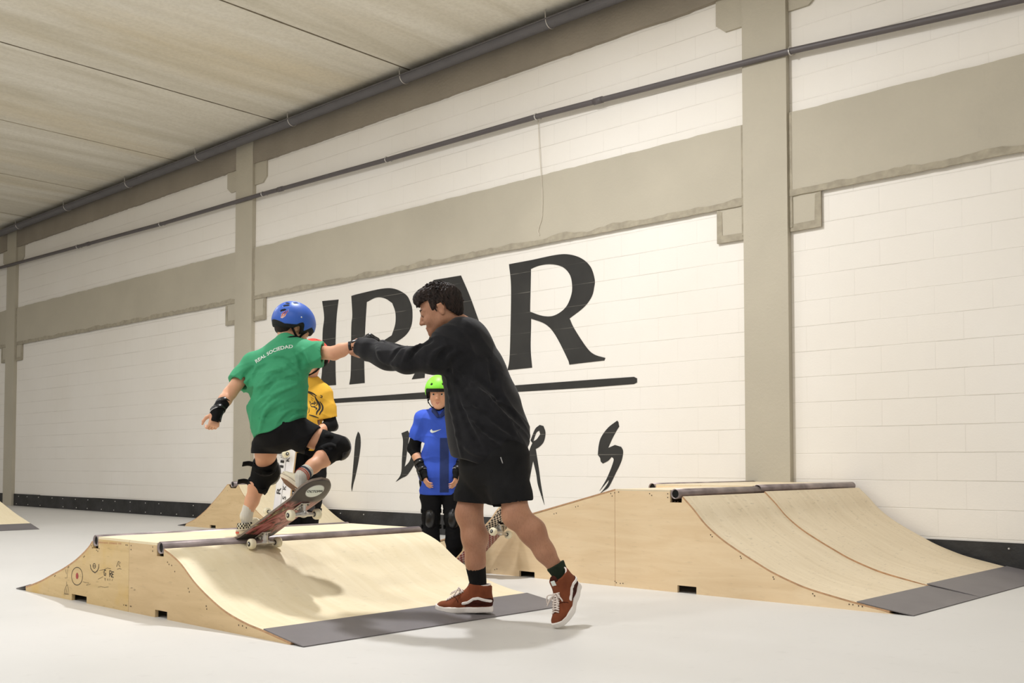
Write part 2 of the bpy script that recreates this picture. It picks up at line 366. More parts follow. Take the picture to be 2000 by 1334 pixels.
# gutter under the ceiling edge with hangers
GY = WALLY - 0.16
g = thing('rain_gutter', 'long dark grey half-round plastic gutter hung under the ceiling edge', 'gutter', (-19.67, GY, 4.955))
bm = bmesh.new(); n = 14; prof = []
R_, r_ = 0.068, 0.062
for k in range(n + 1): a = math.pi + math.pi * k / n; prof.append((R_ * math.cos(a), R_ * math.sin(a)))
for k in range(n, -1, -1): a = math.pi + math.pi * k / n; prof.append((r_ * math.cos(a), r_ * math.sin(a)))
A = [bm.verts.new((0, u, v)) for u, v in prof]; B = [bm.verts.new((23.0, u, v)) for u, v in prof]; N = len(prof)
for i in range(N): bm.faces.new((A[i], A[(i + 1) % N], B[(i + 1) % N], B[i]))
for V in (A, B):
    for i in range(n): bm.faces.new((V[i], V[i + 1], V[N - 2 - i], V[N - 1 - i]))
add_box(bm, (0, -0.076, -0.006), (23.0, -0.06, 0.008)); add_box(bm, (0, 0.06, -0.006), (23.0, 0.076, 0.03))
obj('gutter_channel', bm, M['pvc'], g, smooth=False)
bm = bmesh.new(); add_box(bm, (0.0, 0.055, 0.0), (23.0, 0.16, 0.06)); obj('fascia_strip', bm, M['pvc2'], g)
for px, py in ((38, 455), (132, 420), (252, 373), (390, 318), (571, 250), (790, 166), (1075, 63)):
    hx = onwall(px, py, GY).x + 19.67
    bm = bmesh.new(); pts = [(hx, 0.071 * math.cos(a), 0.071 * math.sin(a)) for a in [math.pi + math.pi * k / 10 for k in range(11)]]
    add_tube(bm, [(hx, -0.075, 0.085)] + pts + [(hx, 0.072, 0.05)], 0.0055, 6); obj('hanger', bm, M['bracket'], g, True)
# thin sloping conduit clipped along the wall
CY = WALLY - 0.075
pa, pb = onwall(0, 523, CY), onwall(2000, -2, CY)
pm = [pa + (onwall(0, 523, CY) - onwall(313, 438, CY)) * 0.6] + [onwall(px, py, CY) for px, py in ((0, 523), (313, 438), (513, 379), (755, 312), (1047, 228), (1543, 100), (2000, -2))]
pm.append(pm[-1] + (pm[-1] - pm[-2]) * 2.0)
rt = thing('wall_pipe', 'thin dark pipe clipped along the white wall under the gutter', 'pipe', pa)
bm = bmesh.new(); add_tube(bm, [p - pa for p in pm], 0.026, 12); obj('pipe_run', bm, M['pvc2'], rt)
def pipe_at(px):
    for i in range(1, len(pm) - 2):
        x0_, x1_ = proj_px(pm[i]), proj_px(pm[i + 1])
        if x0_ <= px <= x1_: return pm[i].lerp(pm[i + 1], (px - x0_) / (x1_ - x0_))
def proj_px(p): d = p - CAM; return 1000 + FPX * d.dot(CR) / d.dot(CF)
for px in (170, 313, 513, 755, 1047, 1543):
    p = pipe_at(px + 0.5) - pa; bm = bmesh.new()
    add_tube(bm, [p + Vector((0, 0.0305 * math.cos(a), 0.0305 * math.sin(a))) for a in [2 * math.pi * k / 12 for k in range(13)]], 0.006, 6)
    add_box(bm, (p.x - 0.008, 0.02, p.z - 0.008), (p.x + 0.008, 0.07, p.z + 0.008)); obj('pipe_clip', bm, M['bracket'], rt, True)
for px in (552, 1188, 190):
    p = pipe_at(px) - pa; bm = bmesh.new(); add_tube(bm, [p + Vector((-0.05, 0, 0.0008)), p + Vector((0.05, 0, -0.0008))], 0.031, 14); obj('pipe_coupling', bm, M['pvc2'], rt, True)
# loose white cable hanging from the pipe
cpts = [onwall(px, py, WALLY - 0.035) for px, py in ((1051, 234), (1053, 280), (1056, 330), (1059, 370), (1059, 420), (1054, 440), (1051, 452), (1054, 460))]
bm = bmesh.new(); c0 = cpts[0]; add_tube(bm, [Vector(p) for p in spline([p - c0 for p in cpts], 4)], 0.0035, 6)
o = obj('loose_cable', bm, M['cable'], None); o.location = c0; tag(o, 'thin white cable dangling from the wall pipe over the concrete beam', 'cable')

# ------------------------------------------------------------------ black lettering painted on the wall
LY = WALLY - 0.004
def smooth_poly(P, n=5, ang=38):
    """round the gently turning stretches of an outline, keep its corners"""
    P = [np.array(p, float) for p in P]; N = len(P); cor = []
    for i in range(N):
        a = P[i] - P[i - 1]; b = P[(i + 1) % N] - P[i]; c = (a @ b) / (np.linalg.norm(a) * np.linalg.norm(b) + 1e-9); cor.append(math.degrees(math.acos(max(-1, min(1, c)))) > ang)
    out = []
    for i in range(N):
        j = (i + 1) % N; p1, p2 = P[i], P[j]; p0 = P[i - 1] if not cor[i] else p1 - (p2 - p1); p3 = P[(i + 2) % N] if not cor[j] else p2 + (p2 - p1)
        if cor[i] and cor[j]: out.append(p1); continue
        for k in range(n):
            t = k / n; out.append(0.5 * (2 * p1 + (p2 - p0) * t + (2 * p0 - 5 * p1 + 4 * p2 - p3) * t * t + (3 * p1 - p0 - 3 * p2 + p3) * t ** 3))
    return [tuple(q) for q in out]
def paint(name, polys, parent, y=LY, smooth=True):
    bm = bmesh.new(); base_ = parent.location
    for pi_, poly in enumerate(polys):
        if smooth: poly = smooth_poly(poly)
        P = [onwall(px, py, y) - base_ for px, py in poly]
        add_prism(bm, [(p.x, p.z) for p in P], 'y', -0.0005 * pi_, 0.0035)
    return obj(name, bm, M['black_paint'], parent)
lg = thing('painted_wall_lettering', 'huge black capitals painted on the white wall above a long black underline', 'wall lettering', (-9.0, LY, 1.5))
paint('letter_i', [[(629, 588), (661, 585), (657, 620), (655, 668), (655, 720), (656, 752), (625, 754), (629, 720), (630, 650), (633, 620)]], lg)
# P : stem + bowl
paint('letter_p', [[(686, 578), (700, 574), (745, 564), (770, 564), (792, 575), (801, 590), (805, 606), (804, 632), (796, 650), (780, 664), (755, 676), (716, 681), (714, 671),
                    (742, 668), (765, 655), (772, 632), (772, 610), (766, 592), (752, 583), (735, 581), (716, 590), (713, 640), (711, 700), (712, 748), (682, 751), (685, 725), (686, 640), (688, 615)]], lg)
# A : thick right leg, thin left leg, bar
paint('letter_a', [[(846, 547), (900, 538), (918, 580), (940, 640), (962, 690), (982, 722), (988, 730), (925, 733), (922, 712), (905, 655), (889, 612), (876, 586), (868, 606), (848, 660), (832, 700), (829, 738), (804, 741), (818, 712), (835, 668), (856, 610), (866, 582)],
                   [(838, 668), (900, 662), (905, 676), (836, 682)]], lg)
# R : stem, then bowl and leg
paint('letter_r', [[(994, 516), (1037, 508), (1036, 560), (1035, 612), (1037, 622), (1036, 680), (1039, 718), (991, 723), (995, 700), (997, 640), (998, 560)],
                   [(1033, 509), (1085, 498), (1112, 497), (1136, 505), (1153, 521), (1161, 545), (1160, 562), (1155, 580), (1140, 600), (1112, 622), (1122, 643), (1145, 678), (1160, 692), (1182, 699), (1180, 704), (1145, 708), (1112, 712), (1108, 700), (1085, 655), (1065, 633), (1033, 621), (1033, 608), (1060, 617), (1083, 616), (1105, 600), (1116, 575), (1117, 553), (1112, 535), (1098, 521), (1075, 516), (1052, 519), (1033, 527)]], lg)
paint('underline', [[(470, 792), (650, 779), (750, 772), (830, 766), (1000, 753), (1150, 742), (1238, 736), (1244, 739), (1244, 747), (1238, 750), (1150, 757), (1000, 766), (830, 779), (690, 785), (560, 793), (470, 801)]], lg, smooth=False)
l2 = thing('painted_brush_lettering', 'smaller spaced black brush-stroke letters painted low on the white wall', 'wall lettering', (-7.5, LY, 0.8))
paint('brush_letter_i', [[(699, 843), (703, 850), (704, 870), (700, 900), (694, 930), (690, 945), (687, 960), (686, 950), (688, 930), (691, 895), (694, 860)]], l2)
paint('brush_letter_d', [[(784, 846), (796, 841), (800, 848), (796, 870), (793, 895), (790, 912), (800, 900), (806, 880), (808, 865), (800, 846), (812, 848), (822, 868), (818, 892), (806, 912), (795, 928), (784, 934), (773, 941), (783, 925), (785, 895), (787, 862)]], l2)
paint('brush_letter_e', [[(905, 850), (960, 842), (962, 848), (918, 858), (914, 886), (950, 880), (951, 887), (913, 896), (908, 930), (955, 925), (950, 932), (900, 942), (903, 890)]], l2)
paint('brush_letter_r', [[(1036, 860), (1045, 838), (1054, 830), (1061, 832), (1065, 845), (1062, 862), (1054, 872), (1046, 877), (1052, 915), (1056, 945), (1063, 986), (1055, 962), (1050, 945), (1047, 925), (1041, 900), (1037, 920), (1032, 950), (1028, 950), (1031, 905), (1034, 880), (1041, 862), (1048, 858), (1055, 848), (1053, 841), (1047, 846), (1040, 866)]], l2)
S = lambda u, v: (1120 + u / 7.414, 800 + v / 7.411)
paint('brush_letter_s', [[S(632, 160), S(648, 180), (1208, 828), (1209, 833), (1204, 841), S(560, 420), S(500, 555), S(600, 512), S(690, 540), S(716, 600), S(705, 700), S(670, 800), S(610, 920), S(555, 1035), S(500, 1130), S(430, 1180), S(358, 1242), S(440, 1150), S(500, 1060), S(512, 1012), S(440, 1100), S(378, 1175), S(430, 1090), S(480, 1000), S(540, 860), S(580, 740), S(575, 700), S(550, 685), S(500, 740), S(425, 780), S(395, 750), S(385, 700), S(352, 655), S(365, 520), S(400, 400), S(500, 262)]], l2)

# ------------------------------------------------------------------ skate ramps
def add_disc(bm, c, r, axis, depth, mi, seg=8):
    """small round plug along y at c"""
    A = [bm.verts.new((c[0] + r * math.cos(2 * math.pi * k / seg), c[1], c[2] + r * math.sin(2 * math.pi * k / seg))) for k in range(seg)]
    f = bm.faces.new(A); f.material_index = mi
def side_panel(name, prof, y0, th, notches, screws, m, parent, flip=1):
    """prof: top outline left->right [(x,z)]; the bottom runs along the floor with hand-hole notches"""
    bm = bmesh.new(); bot = [(prof[-1][0], 0.0)]
    for (a, b, h) in sorted(notches, reverse=True): bot += [(b, 0.0), (b, h), (a, h), (a, 0.0)]
    bot.append((prof[0][0], 0.0))
    poly = list(prof) + [p for p in bot if p not in prof]
    add_prism(bm, poly, 'y', y0, y0 + th)
    for (x, z) in screws: add_disc(bm, (x, y0 - 0.0008, z), 0.0037, 'y', 0, 1)
    return obj(name, bm, [m, M['screw']], parent)
def sheet(name, prof, y0, y1, th, m, parent, lift=0.0, edge=True):
    """curved sheet laid over the profile"""
    pr = [np.array(p) for p in prof]; up = []; dn = []
    for i, p in enumerate(pr):
        t = pr[min(i + 1, len(pr) - 1)] - pr[max(i - 1, 0)]; t = t / np.linalg.norm(t); nn = np.array([-t[1], t[0]])
        if nn[1] < 0: nn = -nn
        up.append(p + nn * (lift + th)); dn.append(p + nn * lift)
    bm = bmesh.new(); k = len(pr)
    V = [[bm.verts.new((q[0], y, q[1])) for q in S_] for S_ in (up, dn) for y in (y0, y1)]
    for i in range(k - 1):
        bm.faces.new((V[0][i], V[0][i + 1], V[1][i + 1], V[1][i])); bm.faces.new((V[2][i], V[3][i], V[3][i + 1], V[2][i + 1]))
        for a, b in ((0, 2), (1, 3)):
            f = bm.faces.new((V[a][i], V[b][i], V[b][i + 1], V[a][i + 1])); f.material_index = 1
    for i in (0, k - 1):
        f = bm.faces.new((V[0][i], V[1][i], V[3][i], V[2][i])); f.material_index = 1
    return obj(name, bm, [m, M['ply_edge']], parent)
def coping(x, z, y0, y1, r, parent):
    bm = bmesh.new(); add_pipe(bm, (x, y0, z), (x, y1, z), r, r - 0.005, 28)
    o = obj('coping', bm, M['steel'], parent, True)
    bm = bmesh.new(); add_tube(bm, [(x, y0 + 0.008, z), (x, y0 + 0.018, z)], r - 0.006, 20); obj('tube_shade_disc', bm, M['dark'], o)  # black disc stands in for the shade inside the open tube
    return o
def plate(prof, y0, y1, parent, name='threshold_plate'):
    o = sheet(name, prof, y0, y1, 0.004, M['plate'], parent, 0.0)
    o.data.materials.clear(); o.data.materials.append(M['plate']); o.data.materials.append(M['plate']); return o
def curve_prof(pts, n=6): return [(float(p[0]), float(p[1])) for p in spline(pts, n)]
def loc_prof(pr, x0): return [(x - x0, z) for x, z in pr]

def quarter(label, group, X_top, zt, curve, plate_p, deck_x, y0, y1, notches, screws, m_side, m_top, r=0.03, deck_thick=0.012, name='quarter_pipe', group_tag=None, cop=True, plates=True):
    """one module; X_top coping centre x, deck_x the far side of its deck; curve runs from the coping down to the floor"""
    rt_ = thing(name, label, 'skate ramp', (X_top, y0, 0), 0, group)
    s = 1 if curve[-1][0] > curve[0][0] else -1
    cp = curve_prof(curve, 6)
    x_in = curve[0][0]
    # side outline from deck end over the deck to the coping recess and down the curve
    out = [(deck_x, zt - deck_thick), (X_top - s * (r + 0.004), zt - deck_thick)]
    if cop: out += [(X_top - s * (r + 0.004), zt - 2 * r - 0.004), (x_in - s * 0.002, zt - 2 * r - 0.004)]
    out += [(x, z - 0.010) for x, z in cp[0:] if z > 0.012] + [(cp[-1][0], 0.0)]
    if s < 0: out = out[::-1]
    out = [(x - X_top, max(z, 0.0)) for x, z in out]
    clean = [out[0]]
    for p in out[1:]:
        if abs(p[0] - clean[-1][0]) > 1e-4 or abs(p[1] - clean[-1][1]) > 1e-4: clean.append(p)
    nl = [(a - X_top, b - X_top, h) for a, b, h in notches]
    W = y1 - y0
    side_panel('side_panel', clean, 0.0, 0.018, nl, [(x - X_top, z) for x, z in screws], m_side, rt_)
    side_panel('side_panel', clean, W - 0.018, 0.018, nl, [], m_side, rt_)
    sheet('riding_surface', loc_prof([(x, z - 0.010) for x, z in cp if z > 0.004], X_top), 0.0, W, 0.010, m_top, rt_)
    a, b = sorted((deck_x, X_top - s * (r + 0.004)))
    bm = bmesh.new(); add_box(bm, (a - X_top, 0.0, zt - deck_thick), (b - X_top, W, zt)); obj('deck', bm, m_top, rt_)
    bm = bmesh.new(); add_box(bm, (deck_x - X_top - 0.01, 0.018, 0.0) if s > 0 else (deck_x - X_top - 0.008, 0.018, 0.0), (deck_x - X_top + 0.008, W - 0.018, zt - deck_thick)) if False else add_box(bm, (min(0, s * 0.016) + deck_x - X_top, 0.018, 0.0), (max(0, s * 0.016) + deck_x - X_top, W - 0.018, zt - deck_thick)); obj('back_panel', bm, m_side, rt_)
    if cop: coping(0, zt - r + 0.008, 0.0, W, r, rt_)
    if plates: plate(loc_prof(plate_p, X_top), 0.0, W, rt_)
    return rt_

RY0, RY1 = 2.53, 4.21
scr1 = [(-4.98, .335), (-4.98, .315), (-4.76, .34), (-4.76, .32), (-4.60, .265), (-4.615, .275), (-4.575, .262), (-4.545, .235), (-4.41, .15), (-4.42, .165), (-4.26, .098), (-4.255, .085), (-3.96, .04), (-3.93, .035), (-3.99, .04), (-4.98, .03), (-4.97, .03)]
R1 = quarter('low plywood ramp module with coping, bare side and grey plate at its foot', None, -4.685, 0.362,
        [(-4.652, .338), (-4.57, .312), (-4.485, .275), (-4.34, .188), (-4.13, .102), (-3.95, .060), (-3.80, .040), (-3.62, .014), (-3.60, .011)],
        [(-3.80, .041), (-3.70, .026), (-3.60, .012), (-3.512, .001)], -5.0, RY0, RY1, [(-4.73, -4.613, .037)], scr1, M['ply_side'], M['ply_top'])
scr2 = [(-5.02, .335), (-5.035, .335), (-5.42, .31), (-5.41, .30), (-5.36, .29), (-5.345, .285), (-5.33, .30), (-5.50, .25), (-5.51, .245), (-5.70, .175), (-5.69, .18), (-5.86, .12), (-5.87, .115), (-5.02, .03), (-5.03, .03), (-5.05, .03)]
R2 = quarter('low plywood ramp module with coping and marker doodles on its side', None, -5.375, 0.362,
        [(-5.408, .338), (-5.46, .300), (-5.55, .252), (-5.64, .212), (-5.77, .165), (-5.9, .125), (-6.05, .078), (-6.22, .036), (-6.26, .028)],
        [(-6.20, .040), (-6.30, .020), (-6.40, .001)], -5.002, RY0, RY1, [(-5.648, -5.468, .035)], scr2, M['ply_side_marked'], M['ply_top'])
# the taller funbox on the right : nearer bank module and farther module with two copings
Q0, Q1, Q2 = 5.08, 6.03, 7.43
curv = [(-3.372, .562), (-3.30, .495), (-3.221, .412), (-3.12, .335), (-3.007, .270), (-2.90, .215), (-2.803, .168), (-2.68, .122), (-2.579, .092), (-2.42, .060), (-2.273, .034), (-2.15, .016)]
pl3 = [(-2.32, .043), (-2.22, .028), (-2.10, .010), (-2.03, .001)]
scr3 = [(-3.86, .57), (-3.83, .575), (-3.89, .565), (-3.88, .55), (-3.60, .57), (-3.585, .56), (-3.47, .572), (-3.47, .55), (-3.44, .53), (-3.42, .528), (-3.40, .527), (-3.18, .345), (-3.17, .335), (-2.99, .235), (-2.985, .225), (-2.79, .135), (-2.785, .125), (-2.56, .065), (-2.55, .055), (-2.36, .028), (-2.34, .028), (-2.31, .025), (-2.29, .023), (-4.17, .475), (-4.15, .48), (-4.35, .425), (-4.33, .43), (-4.6, .36), (-4.58, .365), (-3.86, .03), (-3.85, .022), (-3.82, .02), (-3.80, .022), (-4.88, .03), (-4.86, .035)]
# nearer module: bank on the left, transition on the right
n_ = thing('bank_ramp', 'tall pale plywood ramp with a long straight bank and a curved transition', 'skate ramp', (-3.42, Q0, 0))
cp = curve_prof(curv, 5); rr = 0.03
out = [(-6.17, 0.0), (-3.855, .584), (-3.455, .584), (-3.455, .522), (-3.374, .522)] + [(x, z - .01) for x, z in cp if z > .02] + [(-2.13, 0.0)]
side_panel('side_panel', [(x + 3.42, z) for x, z in out], 0, 0.018, [(-4.656 + 3.42, -4.519 + 3.42, .038), (-3.407 + 3.42, -3.278 + 3.42, .042)], [(x + 3.42, z) for x, z in scr3], M['ply_pale'], n_)
side_panel('side_panel', [(x + 3.42, z) for x, z in out], Q1 - Q0 - 0.02, 0.018, [], [], M['ply_pale'], n_)
sheet('riding_surface', [(x + 3.42, z - .01) for x, z in cp], 0, Q1 - Q0 - 0.002, 0.010, M['ply_top2'], n_)
sheet('bank_surface', [(-6.19 + 3.42, 0.004), (-5.0 + 3.42, .2985), (-3.856 + 3.42, .584)], 0, Q1 - Q0 - 0.002, 0.010, M['ply_top2'], n_)
bm = bmesh.new(); add_box(bm, (-3.856 + 3.42, 0, .584), (-3.455 + 3.42, Q1 - Q0 - 0.002, .594)); obj('deck', bm, M['ply_top2'], n_)
coping(0, .572, 0.0, Q1 - Q0 - 0.004, rr, n_)
plate([(x + 3.42, z) for x, z in pl3], 0.0, Q1 - Q0 - 0.002, n_)
bm = bmesh.new(); add_box(bm, (-3.86 + 3.42, -0.0006, 0.0), (-3.858 + 3.42, 0.0, .58)); obj('panel_seam', bm, M['ply_edge'], n_)
f_ = quarter('tall plywood ramp module by the wall with coping on both deck edges', None, -3.42, 0.604, [(x, z + .01 - max(0, (x + 2.5)) * .03) for x, z in curv], [(-2.33, .052), (-2.22, .034), (-2.10, .014), (-2.03, .001)], -3.85, Q1, Q2, [], [], M['ply_pale'], M['ply_top2'], name='quarter_pipe')
lc = [(-4.30 - (x + 3.372), z + .01) for x, z in curv]
f2 = quarter('tall plywood ramp module by the wall facing away to the left', None, -4.252, 0.604, lc, [(-5.35, .047), (-5.5, .02), (-5.64, .001)], -3.852, Q1, Q2, [], [], M['ply_pale'], M['ply_top2'], name='quarter_pipe')
# distant spine ramp behind the skaters
S0, S1 = 6.43, 7.38
sc_l = [(-10.40, .515), (-10.556, .405), (-10.72, .295), (-10.884, .196), (-11.1, .095), (-11.308, .03)]
sc_r = [(-10.185, .515), (-10.10, .425), (-9.98, .335), (-9.862, .26), (-9.682, .165), (-9.5, .09), (-9.25, .03), (-9.19, .02)]
sp = thing('spine_ramp', 'small two-sided plywood ramp with a coping ridge near the black skirting', 'skate ramp', (-10.3, S0, 0))
o1 = curve_prof(sc_l[::-1], 4); o2 = curve_prof(sc_r, 4)
out = [(-11.33, 0)] + [(x, z - .008) for x, z in o1] + [(-10.36, .47), (-10.23, .47)] + [(x, z - .008) for x, z in o2] + [(-9.17, 0)]
out = [(x + 10.3, max(z, 0)) for x, z in out]
side_panel('side_panel', out, 0, 0.018, [(-10.77 + 10.3, -10.645 + 10.3, .035)], [(x + 10.3, z) for x, z in ((-10.4, .44), (-10.56, .34), (-10.72, .24), (-10.9, .14), (-10.3, .1), (-10.35, .3))], M['ply_side'], sp)
side_panel('side_panel', out, S1 - S0 - 0.018, 0.018, [], [], M['ply_side'], sp)
sheet('left_riding_surface', [(x + 10.3, z - .008) for x, z in o1], 0, S1 - S0, 0.008, M['ply_top'], sp)
sheet('right_riding_surface', [(x + 10.3, z - .008) for x, z in o2], 0, S1 - S0, 0.008, M['ply_top'], sp)
coping(0.0, .513, 0, S1 - S0, 0.033, sp)
plate([(-9.40 + 10.3, .054), (-9.15 + 10.3, .026), (-8.92 + 10.3, .001)], 0, S1 - S0, sp); plate([(-11.50 + 10.3, .001), (-11.30 + 10.3, .03)], 0, S1 - S0, sp)
# ramp cut off by the left edge of the frame
quarter('plywood ramp reaching into the frame at the far left edge', None, -13.68, 0.56,
        [(-13.65, .54), (-13.5, .44), (-13.3, .34), (-13.05, .27), (-12.86, .215), (-12.6, .145), (-12.4, .10), (-12.216, .058), (-12.12, .03)],
        [(-12.25, .062), (-12.1, .028), (-11.98, .001)], -14.1, 3.6, 4.98, [], [], M['ply_side'], M['ply_top'])

# marker doodles on the low ramp's side
def on_side(px, py): p = onp(px, py, 1, RY0); return (p.x + 5.375, p.z)
def stroke(bm, pts, wd, closed=False, y=-0.0012):
    P = [np.array(on_side(*p)) for p in pts]
    if closed: P.append(P[0])
    L = []
    for i, p in enumerate(P):
        t = P[min(i + 1, len(P) - 1)] - P[max(i - 1, 0)]
        if closed and i in (0, len(P) - 1): t = P[1] - P[-2]
        t = t / (np.linalg.norm(t) + 1e-9); nn = np.array([-t[1], t[0]]) * wd
        L.append((bm.verts.new((p[0] + nn[0], y, p[1] + nn[1])), bm.verts.new((p[0] - nn[0], y, p[1] - nn[1]))))
    for a, b in zip(L[:-1], L[1:]): bm.faces.new((a[0], b[0], b[1], a[1]))
G = lambda u, v: (90 + u / 8.34, 1040 + v / 8.34)
circ = lambda cx, cy, rx, ry, n=24, a0=0, a1=2 * math.pi: [G(cx + rx * math.cos(a0 + (a1 - a0) * k / n), cy + ry * math.sin(a0 + (a1 - a0) * k / n)) for k in range(n)]
bm = bmesh.new(); stroke(bm, circ(507, 712, 90, 145), 0.0018, True); obj('circle_doodle', bm, M['ink'], R2, recalc=False)
bm = bmesh.new(); P = [on_side(*p) for p in circ(507, 708, 20, 52, 16)]; bm.faces.new([bm.verts.new((p[0], -0.0012, p[1])) for p in P]); obj('red_blot', bm, M['red_ink'], R2)
bm = bmesh.new(); stroke(bm, [G(722, 520), G(728, 580), G(760, 630), G(800, 655), G(840, 620), G(860, 565), G(862, 515)], 0.0024); stroke(bm, circ(787, 545, 22, 38, 14), 0.0018, True); stroke(bm, [G(765, 545), G(810, 545)], 0.0014); obj('shield_doodle', bm, M['ink'], R2, recalc=False)
for pts, wd in (([(300, 1000), (305, 940), (330, 870), (350, 850), (365, 920), (372, 1005), (300, 1000)], .0013), ([(325, 1000), (335, 900), (350, 1000)], .0012), ([(318, 600), (335, 680)], .001), ([(355, 600), (345, 740), (310, 740)], .001), ([(335, 850), (338, 800)], .0012),
                ([(1150, 560), (1180, 470), (1215, 490), (1180, 520), (1210, 560)], .0016), ([(1160, 600), (1200, 585), (1230, 600)], .001), ([(600, 800), (640, 815), (700, 820), (660, 860), (730, 840)], .0008), ([(850, 760), (930, 720)], .0008), ([(870, 620), (960, 600), (1000, 580), (1060, 590)], .0008), ([(850, 890), (900, 880), (960, 895), (1020, 885)], .0007), ([(1380, 905), (1410, 900)], .0008), ([(1430, 940), (1460, 935)], .0008)):
    bm = bmesh.new(); stroke(bm, [G(*p) for p in pts], wd, y=-.0016); obj('scribble_doodle', bm, M['ink'], R2, recalc=False)
bm = bmesh.new()
def letter(bm, segs, wd):
    for s_ in segs: stroke(bm, [G(*p) for p in s_], wd)
letter(bm, [[(975, 620), (955, 610), (945, 650), (950, 695), (970, 700), (976, 665), (962, 662)]], 0.0026)
letter(bm, [[(1035, 725), (1037, 620), (1065, 630), (1066, 665), (1038, 675)], [(1050, 675), (1070, 728)]], 0.0026)
letter(bm, [[(1105, 645), (1078, 637), (1074, 725), (1102, 730)], [(1078, 682), (1098, 684)]], 0.0026)
letter(bm, [[(955, 745), (975, 755), (965, 790), (955, 750)], [(1000, 780), (1005, 750), (1015, 785)], [(1040, 750), (1042, 785)], [(1085, 755), (1075, 790)]], 0.0012)
obj('marker_letters', bm, M['ink'], R2, recalc=False)
bm = bmesh.new(); x = 850; rr3 = random.Random(8)
while x < 1210:
    letter(bm, [[(x, 175 + (x - 850) * .05), (x + 6, 145 + (x - 850) * .06), (x + 14, 180 + (x - 850) * .05), (x + 20, 150 + (x - 850) * .05)]], 0.0009); x += rr3.choice((26, 30, 44))
obj('red_writing', bm, M['red_ink'], R2, recalc=False)

